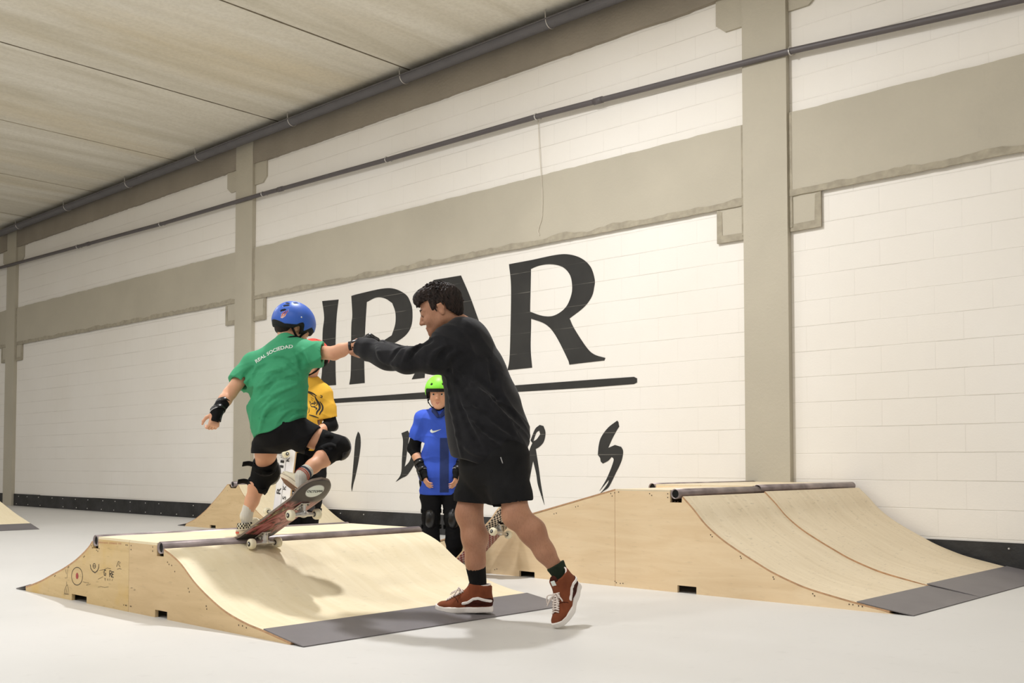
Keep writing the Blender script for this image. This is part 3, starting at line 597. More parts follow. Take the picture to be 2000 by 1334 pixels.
# ================================================================== smooth solid modelling (numpy distance field -> mesh)
def nrm(v): v = np.asarray(v, float); return v / (np.linalg.norm(v) + 1e-12)
class Field:
    def __init__(s, lo, hi, h):
        s.h = h; s.lo = np.array(lo, float); s.n = np.ceil((np.array(hi) - s.lo) / h).astype(int) + 1
        s.D = np.full(s.n, 0.5, np.float32)
        s.ax = [(s.lo[i] + h * np.arange(s.n[i])).astype(np.float32) for i in range(3)]
    def win(s, lo, hi):
        a = np.clip(np.floor((np.array(lo) - s.lo) / s.h).astype(int), 0, s.n); b = np.clip(np.ceil((np.array(hi) - s.lo) / s.h).astype(int) + 1, 0, s.n)
        if (b <= a).any(): return None, None
        sl = tuple(slice(a[i], b[i]) for i in range(3))
        return sl, (s.ax[0][sl[0]][:, None, None], s.ax[1][sl[1]][None, :, None], s.ax[2][sl[2]][None, None, :])
    def _apply(s, sl, d, k, op):
        A = s.D[sl]
        if op == 'add':
            if k > 0: hh = np.maximum(k - np.abs(A - d), 0) / k; s.D[sl] = np.minimum(A, d) - hh * hh * k * 0.25
            else: s.D[sl] = np.minimum(A, d)
        elif op == 'sub':
            d = -d
            if k > 0: hh = np.maximum(k - np.abs(A - d), 0) / k; s.D[sl] = np.maximum(A, d) + hh * hh * k * 0.25
            else: s.D[sl] = np.maximum(A, d)
        elif op == 'and': s.D[sl] = np.maximum(A, d)
    def cone(s, a, b, ra, rb=None, k=0.02, op='add', flat=None):
        """tapered capsule; flat=(axis vector, factor) squeezes its section along that axis"""
        rb = ra if rb is None else rb; a = np.array(a, float); b = np.array(b, float)
        m = max(ra, rb) * (1.0 if flat is None else max(1, 1 / flat[1])) + k + 2.5 * s.h
        sl, X = s.win(np.minimum(a, b) - m, np.maximum(a, b) + m)
        if sl is None: return
        ab = b - a; L2 = max(ab @ ab, 1e-12)
        P = [X[i] - np.float32(a[i]) for i in range(3)]
        t = np.clip((P[0] * ab[0] + P[1] * ab[1] + P[2] * ab[2]) / L2, 0, 1)
        Q = [P[i] - t * np.float32(ab[i]) for i in range(3)]
        q2 = Q[0] ** 2 + Q[1] ** 2 + Q[2] ** 2
        if flat is not None:
            f = nrm(flat[0]); dq = Q[0] * f[0] + Q[1] * f[1] + Q[2] * f[2]; q2 = q2 + dq ** 2 * (1 / flat[1] ** 2 - 1)
        d = np.sqrt(q2) - (ra + (rb - ra) * t)
        if flat is not None: d = d * np.float32(min(1, 0.5 + 0.5 * flat[1]))
        s._apply(sl, d.astype(np.float32), k, op)
    def chain(s, pts, rs, k=0.02, op='add', flat=None):
        for i in range(len(pts) - 1): s.cone(pts[i], pts[i + 1], rs[i], rs[i + 1], k, op, flat)
    def ell(s, c, r, k=0.02, op='add', R=None, shell=None):
        """ellipsoid with axes as rows of R"""
        c = np.array(c, float); r = np.array(r, float); m = r.max() + k + 2.5 * s.h
        sl, X = s.win(c - m, c + m)
        if sl is None: return
        P = [X[i] - np.float32(c[i]) for i in range(3)]
        R = np.eye(3) if R is None else np.asarray(R)
        U = [P[0] * R[i][0] + P[1] * R[i][1] + P[2] * R[i][2] for i in range(3)]
        k0 = np.sqrt((U[0] / r[0]) ** 2 + (U[1] / r[1]) ** 2 + (U[2] / r[2]) ** 2)
        k1 = np.sqrt((U[0] / r[0] ** 2) ** 2 + (U[1] / r[1] ** 2) ** 2 + (U[2] / r[2] ** 2) ** 2) + 1e-6
        d = np.where(k0 < 1e-3, -r.min(), k0 * (k0 - 1) / k1)
        s._apply(sl, d.astype(np.float32), k, op)
    def box(s, c, hs, rd=0.0, k=0.0, op='add', R=None):
        c = np.array(c, float); hs = np.array(hs, float); m = np.linalg.norm(hs) + k + 2.5 * s.h
        sl, X = s.win(c - m, c + m)
        if sl is None: return
        P = [X[i] - np.float32(c[i]) for i in range(3)]
        R = np.eye(3) if R is None else np.asarray(R)
        U = [np.abs(P[0] * R[i][0] + P[1] * R[i][1] + P[2] * R[i][2]) - (hs[i] - rd) for i in range(3)]
        d = np.sqrt(np.maximum(U[0], 0) ** 2 + np.maximum(U[1], 0) ** 2 + np.maximum(U[2], 0) ** 2) + np.minimum(np.maximum(np.maximum(U[0], U[1]), U[2]), 0) - rd
        s._apply(sl, d.astype(np.float32), k, op)
    def cut(s, p, n, R=0.3, k=0.0):
        """remove what lies beyond plane (p, outward normal n) within distance R of p"""
        p = np.array(p, float); n = nrm(n); sl, X = s.win(p - R, p + R)
        if sl is None: return
        P = [X[i] - np.float32(p[i]) for i in range(3)]
        d = P[0] * n[0] + P[1] * n[1] + P[2] * n[2]
        rr = np.sqrt(P[0] ** 2 + P[1] ** 2 + P[2] ** 2)
        s.D[sl] = np.where(rr < R, np.maximum(s.D[sl], d), s.D[sl])
    def where(s, fn):
        s.D = fn(s.D, s.ax[0][:, None, None], s.ax[1][None, :, None], s.ax[2][None, None, :]).astype(np.float32)
    def displace(s, fn, band=0.05):
        """fn(x,y,z) -> offset outward, evaluated near the surface only"""
        I = np.nonzero(np.abs(s.D) < band); s.D[I] -= fn(s.ax[0][I[0]], s.ax[1][I[1]], s.ax[2][I[2]]).astype(np.float32)
    def surf(s, a, b, n=240):
        """first point inside the solid going from a to b"""
        a, b = np.array(a, float), np.array(b, float)
        for t in np.linspace(0, 1, n):
            p = a + (b - a) * t; i = np.round((p - s.lo) / s.h).astype(int)
            if (i >= 0).all() and (i < s.n).all() and s.D[tuple(i)] < 0: return p
        return None
    def crease(s, fn, pts, r, op='add', d0=4.6, d1=5.9, k=0.016):
        """a tapering cloth fold along picture-survey points, laid on the surface that is already there"""
        P = []
        for (px, py) in [tuple(q) for q in spline(pts, 4)]:
            q = s.surf(fn(px, py, d0), fn(px, py, d1))
            if q is not None: P.append(q)
        if len(P) < 3: return
        R = [r * (0.15 + 0.85 * math.sin(math.pi * i / (len(P) - 1))) for i in range(len(P))]
        off = 0.0015 if op == 'add' else -0.0025
        s.chain([p + np.array((0, off, 0)) for p in P], R, k, op)
    def mesh(s):
        """surface nets"""
        D = s.D; S_ = D < 0; c = S_[:-1, :-1, :-1].astype(np.int8)
        cnt = np.zeros(np.array(D.shape) - 1, np.int8)
        for dx in (0, 1):
            for dy in (0, 1):
                for dz in (0, 1): cnt += S_[dx:D.shape[0] - 1 + dx, dy:D.shape[1] - 1 + dy, dz:D.shape[2] - 1 + dz]
        act = (cnt > 0) & (cnt < 8); ids = np.nonzero(act); nv = len(ids[0])
        idx = np.full(act.shape, -1, np.int32); idx[ids] = np.arange(nv)
        acc = np.zeros((nv, 3)); num = np.zeros(nv); I = np.stack(ids, 1)
        corners = [(a, b, e) for a in (0, 1) for b in (0, 1) for e in (0, 1)]
        for ca in corners:
            for axn in range(3):
                if ca[axn]: continue
                cb = list(ca); cb[axn] = 1
                va = D[I[:, 0] + ca[0], I[:, 1] + ca[1], I[:, 2] + ca[2]]; vb = D[I[:, 0] + cb[0], I[:, 1] + cb[1], I[:, 2] + cb[2]]
                mk = (va < 0) != (vb < 0); t = np.where(mk, va / np.where(mk, va - vb, 1), 0)
                for q in range(3): acc[:, q] += mk * (ca[q] + (t if q == axn else 0))
                num += mk
        V = (I + acc / num[:, None]) * s.h + s.lo
        F = []
        for axn in range(3):
            o1, o2 = [(1, 2), (2, 0), (0, 1)][axn]
            A = np.take(S_, range(0, D.shape[axn] - 1), axn); B = np.take(S_, range(1, D.shape[axn]), axn)
            e = np.nonzero(A != B); E = np.stack(e, 1); E = E[(E[:, o1] > 0) & (E[:, o2] > 0) & (E[:, o1] < D.shape[o1] - 1) & (E[:, o2] < D.shape[o2] - 1)]
            ins = S_[E[:, 0], E[:, 1], E[:, 2]]
            def at_(d1, d2): Q = E.copy(); Q[:, o1] += d1; Q[:, o2] += d2; return idx[Q[:, 0], Q[:, 1], Q[:, 2]]
            q = np.stack([at_(-1, -1), at_(0, -1), at_(0, 0), at_(-1, 0)], 1)
            q[~ins] = q[~ins][:, ::-1]; F.append(q)
        F = np.concatenate(F)
        F = F[(F >= 0).all(1)]
        return V, F
def build_mesh(name, V, F, m, parent, xf=None, smooth=True, relax=1):
    V = V.copy()
    for _ in range(relax):      # light relaxation of the quads
        s = np.zeros_like(V); c = np.zeros(len(V))
        for a in range(4):
            for b_ in ((a + 1) % 4, (a + 3) % 4):
                np.add.at(s, F[:, a], V[F[:, b_]]); np.add.at(c, F[:, a], 1)
        V += 0.5 * (s / np.maximum(c, 1)[:, None] - V)
    if xf is not None: V = V @ np.asarray(xf[0]).T + np.asarray(xf[1])
    me = bpy.data.meshes.new(name)
    me.vertices.add(len(V)); me.vertices.foreach_set('co', V.astype(np.float32).ravel())
    me.loops.add(F.size); me.loops.foreach_set('vertex_index', F.astype(np.int32).ravel())
    me.polygons.add(len(F)); me.polygons.foreach_set('loop_start', np.arange(0, F.size, 4, dtype=np.int32)); me.polygons.foreach_set('loop_total', np.full(len(F), 4, np.int32))
    me.update(calc_edges=True); me.validate()
    return link_mesh(name, me, m, parent, smooth)
def fmesh(name, f, m, parent, xf=None, relax=1):
    V, F = f.mesh()
    return build_mesh(name, V, F, m, parent, xf, True, relax) if len(F) else None
def bounds(pts, m): P = np.array(pts); return P.min(0) - m, P.max(0) + m
def folds(seed, dirs, amp, freq, warp=0.6):
    """cloth creases: ridged waves across given directions"""
    rs = np.random.RandomState(seed); W = rs.uniform(-1, 1, (4, 3)) * 7; ph = rs.uniform(0, 6, 8)
    def fn(x, y, z):
        out = 0; wx = np.sin(W[0, 0] * x + W[0, 1] * y + W[0, 2] * z + ph[0]) + 0.6 * np.sin(2.3 * (W[1, 0] * x + W[1, 1] * y + W[1, 2] * z) + ph[1])
        for i, d in enumerate(dirs):
            u = x * d[0] + y * d[1] + z * d[2]
            g = 0.5 + 0.5 * np.sin(W[2, 0] * x * 1.7 + W[2, 1] * y + W[2, 2] * z * 1.4 + ph[2 + i])
            s_ = np.sin(u * freq + wx * warp * 2.2 + ph[4 + i]); out = out + amp * g * (1 - 2 * np.sqrt(np.abs(s_)) * 0.9)
        return out
    return fn
def frame(fwd, up):
    f = nrm(fwd); u = np.asarray(up, float); u = nrm(u - f * (u @ f)); s = np.cross(u, f)   # side = left of the figure
    return f, u, s

# ------------------------------------------------------------------ anatomy
def hand(f, wrist, d, pn, side, s=1.0, curl=(0.5, 0.6, 0.4), spread=0.12, thumb=0.7, thumb_curl=0.3):
    """hand at wrist; d finger direction, pn palm normal (the way the palm faces), side=+1 if thumb lies along cross(d,pn)"""
    d = nrm(d); pn = nrm(pn - np.dot(pn, d) * d) if True else pn; t = np.cross(d, pn) * side; w = np.array(wrist, float)
    k = 0.008 * s
    pc = w + d * 0.05 * s
    for j, o in enumerate((-0.026, -0.009, 0.009, 0.026)):
        f.cone(w + t * o * 0.55 * s + d * 0.008 * s, w + t * o * s + d * 0.082 * s, 0.0165 * s, 0.0125 * s, k * 1.6)
    f.cone(w, w + d * 0.03 * s, 0.023 * s, 0.024 * s, 0.015 * s)
    lens = ((0.034, 0.02, 0.017), (0.042, 0.026, 0.019), (0.045, 0.029, 0.02), (0.041, 0.025, 0.019))
    for j in range(4):
        o = (-0.027, -0.009, 0.009, 0.027)[j]; p = w + t * o * s + d * 0.084 * s; a = 0; dd = nrm(d + t * o / 0.027 * spread)
        for q in range(3):
            a += curl[q] * (1.0 + 0.08 * (1.5 - j)); v = dd * math.cos(a) + pn * math.sin(a); e = p + v * lens[j][q] * s
            r0, r1 = ((0.0092, 0.0082), (0.0082, 0.0074), (0.0074, 0.006))[q]; f.cone(p, e, r0 * s, r1 * s, 0.003 * s); p = e
    p = w + t * 0.02 * s + d * 0.018 * s + pn * 0.006 * s; dt = nrm(t * 0.8 * thumb + d * 0.62 + pn * 0.25); a = 0
    for q, (L, r0, r1) in enumerate(((0.042, 0.015, 0.0115), (0.03, 0.0112, 0.0095), (0.024, 0.0095, 0.0075))):
        v = nrm(dt * math.cos(a) + nrm(d * 0.5 - t * 0.6 + pn * 0.5) * math.sin(a)); e = p + v * L * s; f.cone(p, e, r0 * s, r1 * s, 0.006 * s); p = e; a += thumb_curl
def head(f, c, fwd, up, s=1.0, child=False, neck=None, nr=0.055, ears=(1, 1)):
    """head of height ~0.23*s centred at c (between the ears, eye height)"""
    F_, U_, S_ = frame(fwd, up); R = np.array([F_, S_, U_]); P = lambda a, b, e: np.array(c) + (F_ * a + S_ * b + U_ * e) * s
    k = 0.02 * s
    f.ell(P(-0.012, 0, 0.035), (0.099 * s, 0.077 * s, 0.083 * s), k, R=R)
    f.ell(P(0.032, 0, -0.012), (0.062 * s, 0.064 * s, 0.088 * s), k, R=R)
    jw = 0.0 if not child else 0.006
    f.cone(P(0.0, 0.047, -0.045), P(0.066, 0.016, -0.088 + jw), 0.023 * s, 0.019 * s, 0.03 * s); f.cone(P(0.0, -0.047, -0.045), P(0.066, -0.016, -0.088 + jw), 0.023 * s, 0.019 * s, 0.03 * s)
    f.ell(P(0.073, 0, -0.094 + jw), (0.019 * s, 0.021 * s, 0.017 * s), 0.018 * s, R=R)
    for e in (1, -1):
        f.ell(P(0.063, 0.037 * e, -0.032), (0.024 * s, 0.022 * s, 0.024 * s), 0.02 * s, R=R)          # cheek
        f.ell(P(0.094, 0.031 * e, 0.004), (0.017 * s, 0.019 * s, 0.0125 * s), 0.012 * s, 'sub', R=R)     # eye socket
        f.ell(P(0.079, 0.031 * e, 0.0035), (0.0145 * s, 0.0165 * s, 0.0105 * s), 0.004 * s, R=R)                # eyelids
        f.cone(P(0.086, 0.012 * e, 0.021), P(0.074, 0.046 * e, 0.022), 0.0085 * s, 0.008 * s, 0.012 * s)  # brow
    f.chain([P(0.086, 0, 0.016), P(0.098, 0, -0.008), P(0.109, 0, -0.029)], [0.0085 * s, 0.009 * s, 0.0115 * s], 0.009 * s)
    for e in (1, -1):
        f.ell(P(0.097, 0.011 * e, -0.033), (0.011 * s, 0.0075 * s, 0.0075 * s), 0.006 * s, R=R)
        f.ell(P(0.104, 0.006 * e, -0.042), (0.004 * s, 0.003 * s, 0.004 * s), 0.002 * s, 'sub', R=R)
    f.cone(P(0.088, -0.019, -0.0605), P(0.088, 0.019, -0.0605), 0.0062 * s, 0.0062 * s, 0.008 * s)
    f.cone(P(0.087, -0.016, -0.0715), P(0.087, 0.016, -0.0715), 0.0068 * s, 0.0068 * s, 0.008 * s)
    f.cone(P(0.096, -0.021, -0.066), P(0.096, 0.021, -0.066), 0.002 * s, 0.002 * s, 0.003 * s, 'sub')
    for e in (1, -1):
        f.ell(P(-0.012, 0.079 * e, -0.006), (0.0175 * s, 0.0075 * s, 0.031 * s), 0.006 * s, R=R)
        f.cone(P(-0.02, 0.083 * e, 0.018), P(-0.027, 0.084 * e, -0.005), 0.0055 * s, 0.0055 * s, 0.005 * s)
        f.cone(P(-0.02, 0.083 * e, 0.018), P(-0.001, 0.081 * e, 0.018), 0.0055 * s, 0.005 * s, 0.005 * s)
        f.ell(P(-0.006, 0.0875 * e, -0.002), (0.0095 * s, 0.0075 * s, 0.017 * s), 0.003 * s, 'sub', R=R)
    if neck is not None: f.cone(P(-0.028, 0, -0.05), neck, nr * 0.95, nr, 0.03 * s)
    return P, R
def face_bits(P, R, s, root, m_eye, m_brow, m_lip, lids=0.0, body=None, m_white=None):
    for e in (1, -1):
        bm = bmesh.new(); bmesh.ops.create_uvsphere(bm, u_segments=16, v_segments=10, radius=0.0104 * s)
        o = obj('eye', bm, [m_white or M['eye_white'], m_eye, M['pupil']], body or root, True)
        Mx = Matrix(((R[0][0], R[1][0], R[2][0]), (R[0][1], R[1][1], R[2][1]), (R[0][2], R[1][2], R[2][2]))).to_4x4()
        o.matrix_local = Matrix.Translation(Vector(P(0.0838, 0.031 * e, 0.002))) @ Mx
        for p in o.data.polygons:
            cx = p.center; a = math.atan2(math.hypot(cx.y, cx.z), cx.x); p.material_index = 2 if a < 0.36 else (1 if a < 0.78 else 0)
        f = Field(*bounds([P(0.09, 0.01 * e, 0.02), P(0.07, 0.05 * e, 0.03)], 0.02 * s), 0.0017)
        f.chain([P(0.0935, 0.012 * e, 0.0235), P(0.091, 0.03 * e, 0.029), P(0.078, 0.05 * e, 0.025)], [0.003 * s, 0.0036 * s, 0.002 * s], 0.003)
        fmesh('eyebrow', f, m_brow, body or root)
    f = Field(*bounds([P(0.08, -0.03, -0.08), P(0.1, 0.03, -0.05)], 0.01 * s), 0.0015)
    f.chain([P(0.0845, 0.022, -0.0655), P(0.0925, 0.008, -0.0615), P(0.0925, 0, -0.0625), P(0.0925, -0.008, -0.0615), P(0.0845, -0.022, -0.0655)], [0.0015 * s, 0.0038 * s, 0.0034 * s, 0.0038 * s, 0.0015 * s], 0.002)
    f.chain([P(0.0845, 0.02, -0.0665), P(0.0915, 0, -0.0712), P(0.0845, -0.02, -0.0665)], [0.0015 * s, 0.0045 * s, 0.0015 * s], 0.002)
    fmesh('lips', f, m_lip, body or root)

def shoe_fields(L=0.29, high=True, W=0.098):
    """shoe in its own frame: x toe, y left, z up, heel at x=-L*.25"""
    h = 0.0042 if L > 0.26 else 0.0038
    xs0 = -0.26 * L; f = Field((xs0 - 0.03, -0.08, -0.02), (xs0 + L + 0.03, 0.08, 0.2), h)
    pts = [(xs0 + 0.032 * L / .29, 0, 0), (xs0 + 0.35 * L, 0.004, 0), (xs0 + 0.66 * L, 0.006, 0), (xs0 + 0.86 * L, 0.002, 0)]; w = [W * .33, W * .34, W * .47, W * .40]
    def foot(fl, grow, z0, z1):
        sl, X = fl.win(fl.lo, fl.lo + fl.h * fl.n)
        d = None
        for i in range(3):
            a = np.array(pts[i][:2]); b = np.array(pts[i + 1][:2]); ab = b - a; t = np.clip(((X[0] - a[0]) * ab[0] + (X[1] - a[1]) * ab[1]) / (ab @ ab), 0, 1)
            q = np.sqrt((X[0] - a[0] - t * ab[0]) ** 2 + (X[1] - a[1] - t * ab[1]) ** 2) - (w[i] + (w[i + 1] - w[i]) * t) - grow
            d = q if d is None else (np.minimum(d, q) - np.maximum(0.04 - np.abs(d - q), 0) ** 2 / 0.16)
        zc = (z0 + z1) / 2 + 0.0 * X[2]; lift = np.clip((X[0] - (xs0 + 0.8 * L)) / (0.2 * L), 0, 1) ** 2 * 0.014
        dz = np.abs(X[2] - lift - (z0 + z1) / 2) - (z1 - z0) / 2
        r = 0.004; d = d + r + 0 * X[2]; dz = dz + r + 0 * X[0]
        return np.minimum(np.maximum(d, dz), 0) + np.sqrt(np.maximum(d, 0) ** 2 + np.maximum(dz, 0) ** 2) - r
    sole = Field(f.lo, f.lo + f.h * (f.n - 1), h); sole.D = foot(sole, 0.0, 0.0, 0.03).astype(np.float32)
    k = 0.03
    hz = 0.055 if not high else 0.06
    f.cone((xs0 + 0.045, 0, hz * .75), (xs0 + 0.10, 0, hz * .75), 0.037, 0.037, k, flat=((0, 1, 0), 0.85))
    f.cone((xs0 + 0.10, 0.003, 0.05), (xs0 + 0.60 * L, 0.005, 0.036), 0.036, 0.033, k)
    f.cone((xs0 + 0.60 * L, 0.005, 0.034), (xs0 + 0.84 * L, 0.003, 0.026), 0.035, 0.029, k, flat=((0, 0, 1), 0.8))
    f.cone((xs0 + 0.6 * L, -0.012, 0.028), (xs0 + 0.84 * L, -0.008, 0.022), 0.03, 0.027, k, flat=((0, 0, 1), 0.8)); f.cone((xs0 + 0.6 * L, 0.02, 0.028), (xs0 + 0.84 * L, 0.012, 0.022), 0.026, 0.025, k, flat=((0, 0, 1), 0.8))
    if high:
        f.cone((xs0 + 0.095, 0, 0.098), (xs0 + 0.178, 0, 0.052), 0.036, 0.026, k)
        f.cone((xs0 + 0.05, 0, 0.07), (xs0 + 0.052, 0, 0.135), 0.043, 0.045, k, flat=((0, 1, 0), 0.95)); f.cone((xs0 + 0.085, 0, 0.06), (xs0 + 0.076, 0, 0.125), 0.040, 0.043, k, flat=((0, 1, 0), 0.96))
        f.cut((xs0 + 0.06, 0, 0.135), (-0.12, 0, 1), 0.12); f.cone((xs0 + 0.062, 0, 0.10), (xs0 + 0.062, 0, 0.16), 0.036, 0.040, 0.004, 'sub', flat=((0, 1, 0), 0.93))
    else:
        f.cut((xs0 + 0.05, 0, 0.074), (-0.25, 0, 1), 0.1); f.cone((xs0 + 0.05, 0, 0.06), (xs0 + 0.085, 0, 0.09), 0.031, 0.034, 0.004, 'sub', flat=((0, 1, 0), 0.84))
    z = f.ax[2][None, None, :] + 0 * f.ax[0][:, None, None] + 0 * f.ax[1][None, :, None]
    f.D = np.maximum(f.D, 0.012 - z).astype(np.float32)
    inner = Field(f.lo, f.lo + f.h * (f.n - 1), h); fo = foot(inner, -0.003, -0.02, 0.2)
    xx = f.ax[0][:, None, None] + 0 * z
    f.D = np.where(z < 0.05, np.maximum(f.D, fo), f.D).astype(np.float32)
    return f, sole, xs0
def decal(base, stroke, h2, lo, hi, th=0.002, cond=None):
    """thin raised patch on a field: base offset outward by th, clipped by stroke(x,y,z) < 0"""
    g = Field(lo, hi, h2)
    X = [(g.ax[i] - base.lo[i]) / base.h for i in range(3)]
    i0 = [np.clip(np.floor(x).astype(int), 0, base.n[i] - 2) for i, x in enumerate(X)]; t = [np.clip(X[i] - i0[i], 0, 1) for i in range(3)]
    D = 0
    for a in (0, 1):
        for b in (0, 1):
            for c in (0, 1):
                w_ = (t[0] if a else 1 - t[0])[:, None, None] * (t[1] if b else 1 - t[1])[None, :, None] * (t[2] if c else 1 - t[2])[None, None, :]
                D = D + w_ * base.D[np.ix_(i0[0] + a, i0[1] + b, i0[2] + c)]
    x, y, z = g.ax[0][:, None, None], g.ax[1][None, :, None], g.ax[2][None, None, :]
    g.D = np.maximum(np.maximum(D - th, -D - 0.006), stroke(x, y, z)).astype(np.float32)
    return g
def poly_stroke(pts, wd, ia, ib):
    """2D polyline distance in plane of axes ia, ib"""
    def fn(x, y, z):
        c = (x, y, z); u, v = c[ia], c[ib]; d = None
        for i in range(len(pts) - 1):
            a = np.array(pts[i]); b = np.array(pts[i + 1]); ab = b - a; t = np.clip(((u - a[0]) * ab[0] + (v - a[1]) * ab[1]) / (ab @ ab + 1e-12), 0, 1)
            ww = wd if not isinstance(wd, (list, tuple)) else wd[i] + (wd[i + 1] - wd[i]) * t
            q = np.sqrt((u - a[0] - t * ab[0]) ** 2 + (v - a[1] - t * ab[1]) ** 2) - ww; d = q if d is None else np.minimum(d, q)
        return d
    return fn
def xform(origin, toe, up):
    f, u, s = frame(toe, up); return np.array([f, s, u]).T, np.array(origin, float)

# ------------------------------------------------------------------ figure materials
def skin_material(name, c, c2, hairy=False):
    m, nt, b = new_mat(name)
    tc = node(nt, 'ShaderNodeTexCoord'); n = node(nt, 'ShaderNodeTexNoise', i_Scale=9.0, i_Detail=5.0); nt.links.new(tc.outputs['Object'], n.inputs[0])
    col = ramp(nt, n.outputs[0], [(0.35, c), (0.65, c2)])
    if hairy:
        mp = node(nt, 'ShaderNodeMapping'); mp.inputs['Scale'].default_value = (260, 260, 45); nt.links.new(tc.outputs['Object'], mp.inputs[0])
        n2 = node(nt, 'ShaderNodeTexNoise', i_Scale=1.0, i_Detail=2.0); nt.links.new(mp.outputs[0], n2.inputs[0])
        col = mix(nt, ramp(nt, n2.outputs[0], [(0.5, 0.0), (0.66, 0.2)]), col, tuple(v * 0.5 for v in c))
    nt.links.new(col, b.inputs['Base Color']); b.inputs['Roughness'].default_value = 0.5; b.inputs['Specular IOR Level'].default_value = 0.35
    b.inputs['Subsurface Weight'].default_value = 0.12; b.inputs['Subsurface Radius'].default_value = (0.01, 0.004, 0.002); b.inputs['Subsurface Scale'].default_value = 0.5
    return m
M['skin_man'] = skin_material('tanned_adult_skin', srgb(168, 120, 94), srgb(184, 136, 108), True)
M['skin_kid'] = skin_material('child_skin', srgb(214, 158, 126), srgb(226, 174, 142))
M['eye_white'] = mat('eye_white', srgb(225, 220, 214), 0.3); M['pupil'] = mat('pupil', (0.01, 0.01, 0.01), 0.2); M['iris'] = mat('brown_iris', srgb(70, 45, 28), 0.3)
M['eye_dark'] = mat('darkened_eye_white', srgb(120, 92, 76), 0.5); M['lip'] = mat('lip', srgb(190, 110, 98), 0.5); M['lip_man'] = mat('lip_adult', srgb(165, 100, 84), 0.5)  # man's eye white, darkened for his lowered lids
M['hair'] = mat('dark_brown_hair', srgb(38, 28, 24), 0.6, nscale=60, namt=0.7, bump=0.7, bscale=160, stretch=(1, 1, .5), spec=0.25); M['brow'] = mat('dark_eyebrow', srgb(48, 34, 26), 0.8)
def cloth(name, c, amt=0.06, rough=0.9, b=0.12, sc=320, sheen=0.0): return mat(name, c, rough, nscale=18, namt=amt, bump=b, bscale=sc, spec=0.2, sheen=sheen)
M['sweat'] = cloth('faded_black_sweatshirt', srgb(30, 30, 33), 0.2, sheen=0.1); M['shorts'] = cloth('black_shorts', srgb(26, 26, 27), 0.2); M['shorts_kid'] = cloth('black_sport_shorts', srgb(20, 20, 22), 0.2)
M['green'] = cloth('green_tshirt', srgb(66, 158, 114), 0.05, 0.7); M['yellow'] = cloth('yellow_tshirt', srgb(222, 172, 62), 0.05, 0.85); M['blue'] = cloth('blue_sport_shirt', srgb(60, 92, 204), 0.06, 0.65)
M['trouser'] = cloth('black_trousers', srgb(22, 22, 25), 0.2); M['pad'] = cloth('black_pad_fabric', srgb(18, 18, 19), 0.3); M['shell'] = mat('black_hard_plastic', srgb(24, 24, 26), 0.3, spec=0.5)
M['white_sock'] = cloth('white_ribbed_sock', srgb(216, 212, 202), 0.06); M['green_sock'] = cloth('dark_green_sock', srgb(38, 48, 36), 0.25); M['black_sock'] = cloth('black_sock', srgb(18, 18, 18), 0.25)
M['suede'] = cloth('brown_suede', srgb(122, 66, 42), 0.18, 0.85); M['suede_dark'] = cloth('dark_brown_suede', srgb(66, 30, 22), 0.2)
M['sole_white'] = mat('white_rubber', srgb(236, 230, 224), 0.55); M['sole_cream'] = mat('off_white_rubber', srgb(226, 212, 188), 0.6); M['gum'] = mat('gum_rubber', srgb(146, 104, 76), 0.7)
M['lace'] = cloth('white_lace', srgb(228, 216, 208), 0.05); M['print_white'] = mat('white_print', srgb(226, 234, 228), 0.6); M['print_black'] = mat('black_print', srgb(30, 26, 24), 0.7)
M['blue_helmet'] = mat('blue_helmet_shell', srgb(52, 98, 196), 0.42, spec=0.45); M['lime_helmet'] = mat('lime_helmet_shell', srgb(140, 232, 64), 0.45, spec=0.4); M['red_helmet'] = mat('red_helmet_shell', srgb(222, 64, 52), 0.4)
M['foam'] = mat('black_foam', srgb(14, 14, 14), 0.85); M['silver'] = mat('brushed_silver_metal', srgb(196, 194, 190), 0.3, 0.8); M['wheel'] = mat('cream_urethane', srgb(232, 224, 196), 0.45)
M['grip'] = mat('black_griptape', srgb(24, 24, 24), 0.95, bump=0.6, bscale=700); M['maple'] = mat('maple_ply_edge', srgb(198, 168, 130), 0.6)
M['stripe_navy'] = mat('navy_stripe', srgb(60, 66, 84), 0.8); M['stripe_red'] = mat('red_stripe', srgb(206, 96, 76), 0.8); M['reflect'] = mat('pale_grey_trim', srgb(170, 168, 168), 0.5)
M['canvas'] = cloth('cream_canvas', srgb(232, 224, 200), 0.05)
def checker_material(name, c1, c2, scale):
    m, nt, b = new_mat(name); tc = node(nt, 'ShaderNodeTexCoord'); ck = node(nt, 'ShaderNodeTexChecker', i_Scale=scale); ck.inputs[1].default_value = rgb(c1); ck.inputs[2].default_value = rgb(c2)
    nt.links.new(tc.outputs['Object'], ck.inputs[0]); nt.links.new(ck.outputs[0], b.inputs['Base Color']); b.inputs['Roughness'].default_value = 0.6; return m
def tube_obj(name, pts, r, m, parent, seg=8, n=6, flat=None):
    bm = bmesh.new(); add_tube(bm, [Vector(p) for p in spline(pts, n)], r, seg); return obj(name, bm, m, parent, True)
def ribbon(name, pts, wd, th, m, parent, normal):
    """flat strap through pts"""
    P = [np.array(p, float) for p in spline(pts, 6)]; bm = bmesh.new(); prev = None
    for i, p in enumerate(P):
        t = nrm(P[min(i + 1, len(P) - 1)] - P[max(i - 1, 0)]); nn = normal(p) if callable(normal) else np.array(normal, float); nn = nrm(nn - t * (nn @ t)); b_ = np.cross(t, nn)
        q = [bm.verts.new(p + b_ * wd / 2 * a + nn * th * c) for a, c in ((-1, 0), (1, 0), (1, 1), (-1, 1))]
        if prev:
            for a in range(4): bm.faces.new((prev[a], prev[(a + 1) % 4], q[(a + 1) % 4], q[a]))
        else: bm.faces.new(q)
        prev = q
    bm.faces.new(prev); return obj(name, bm, m, parent, True)
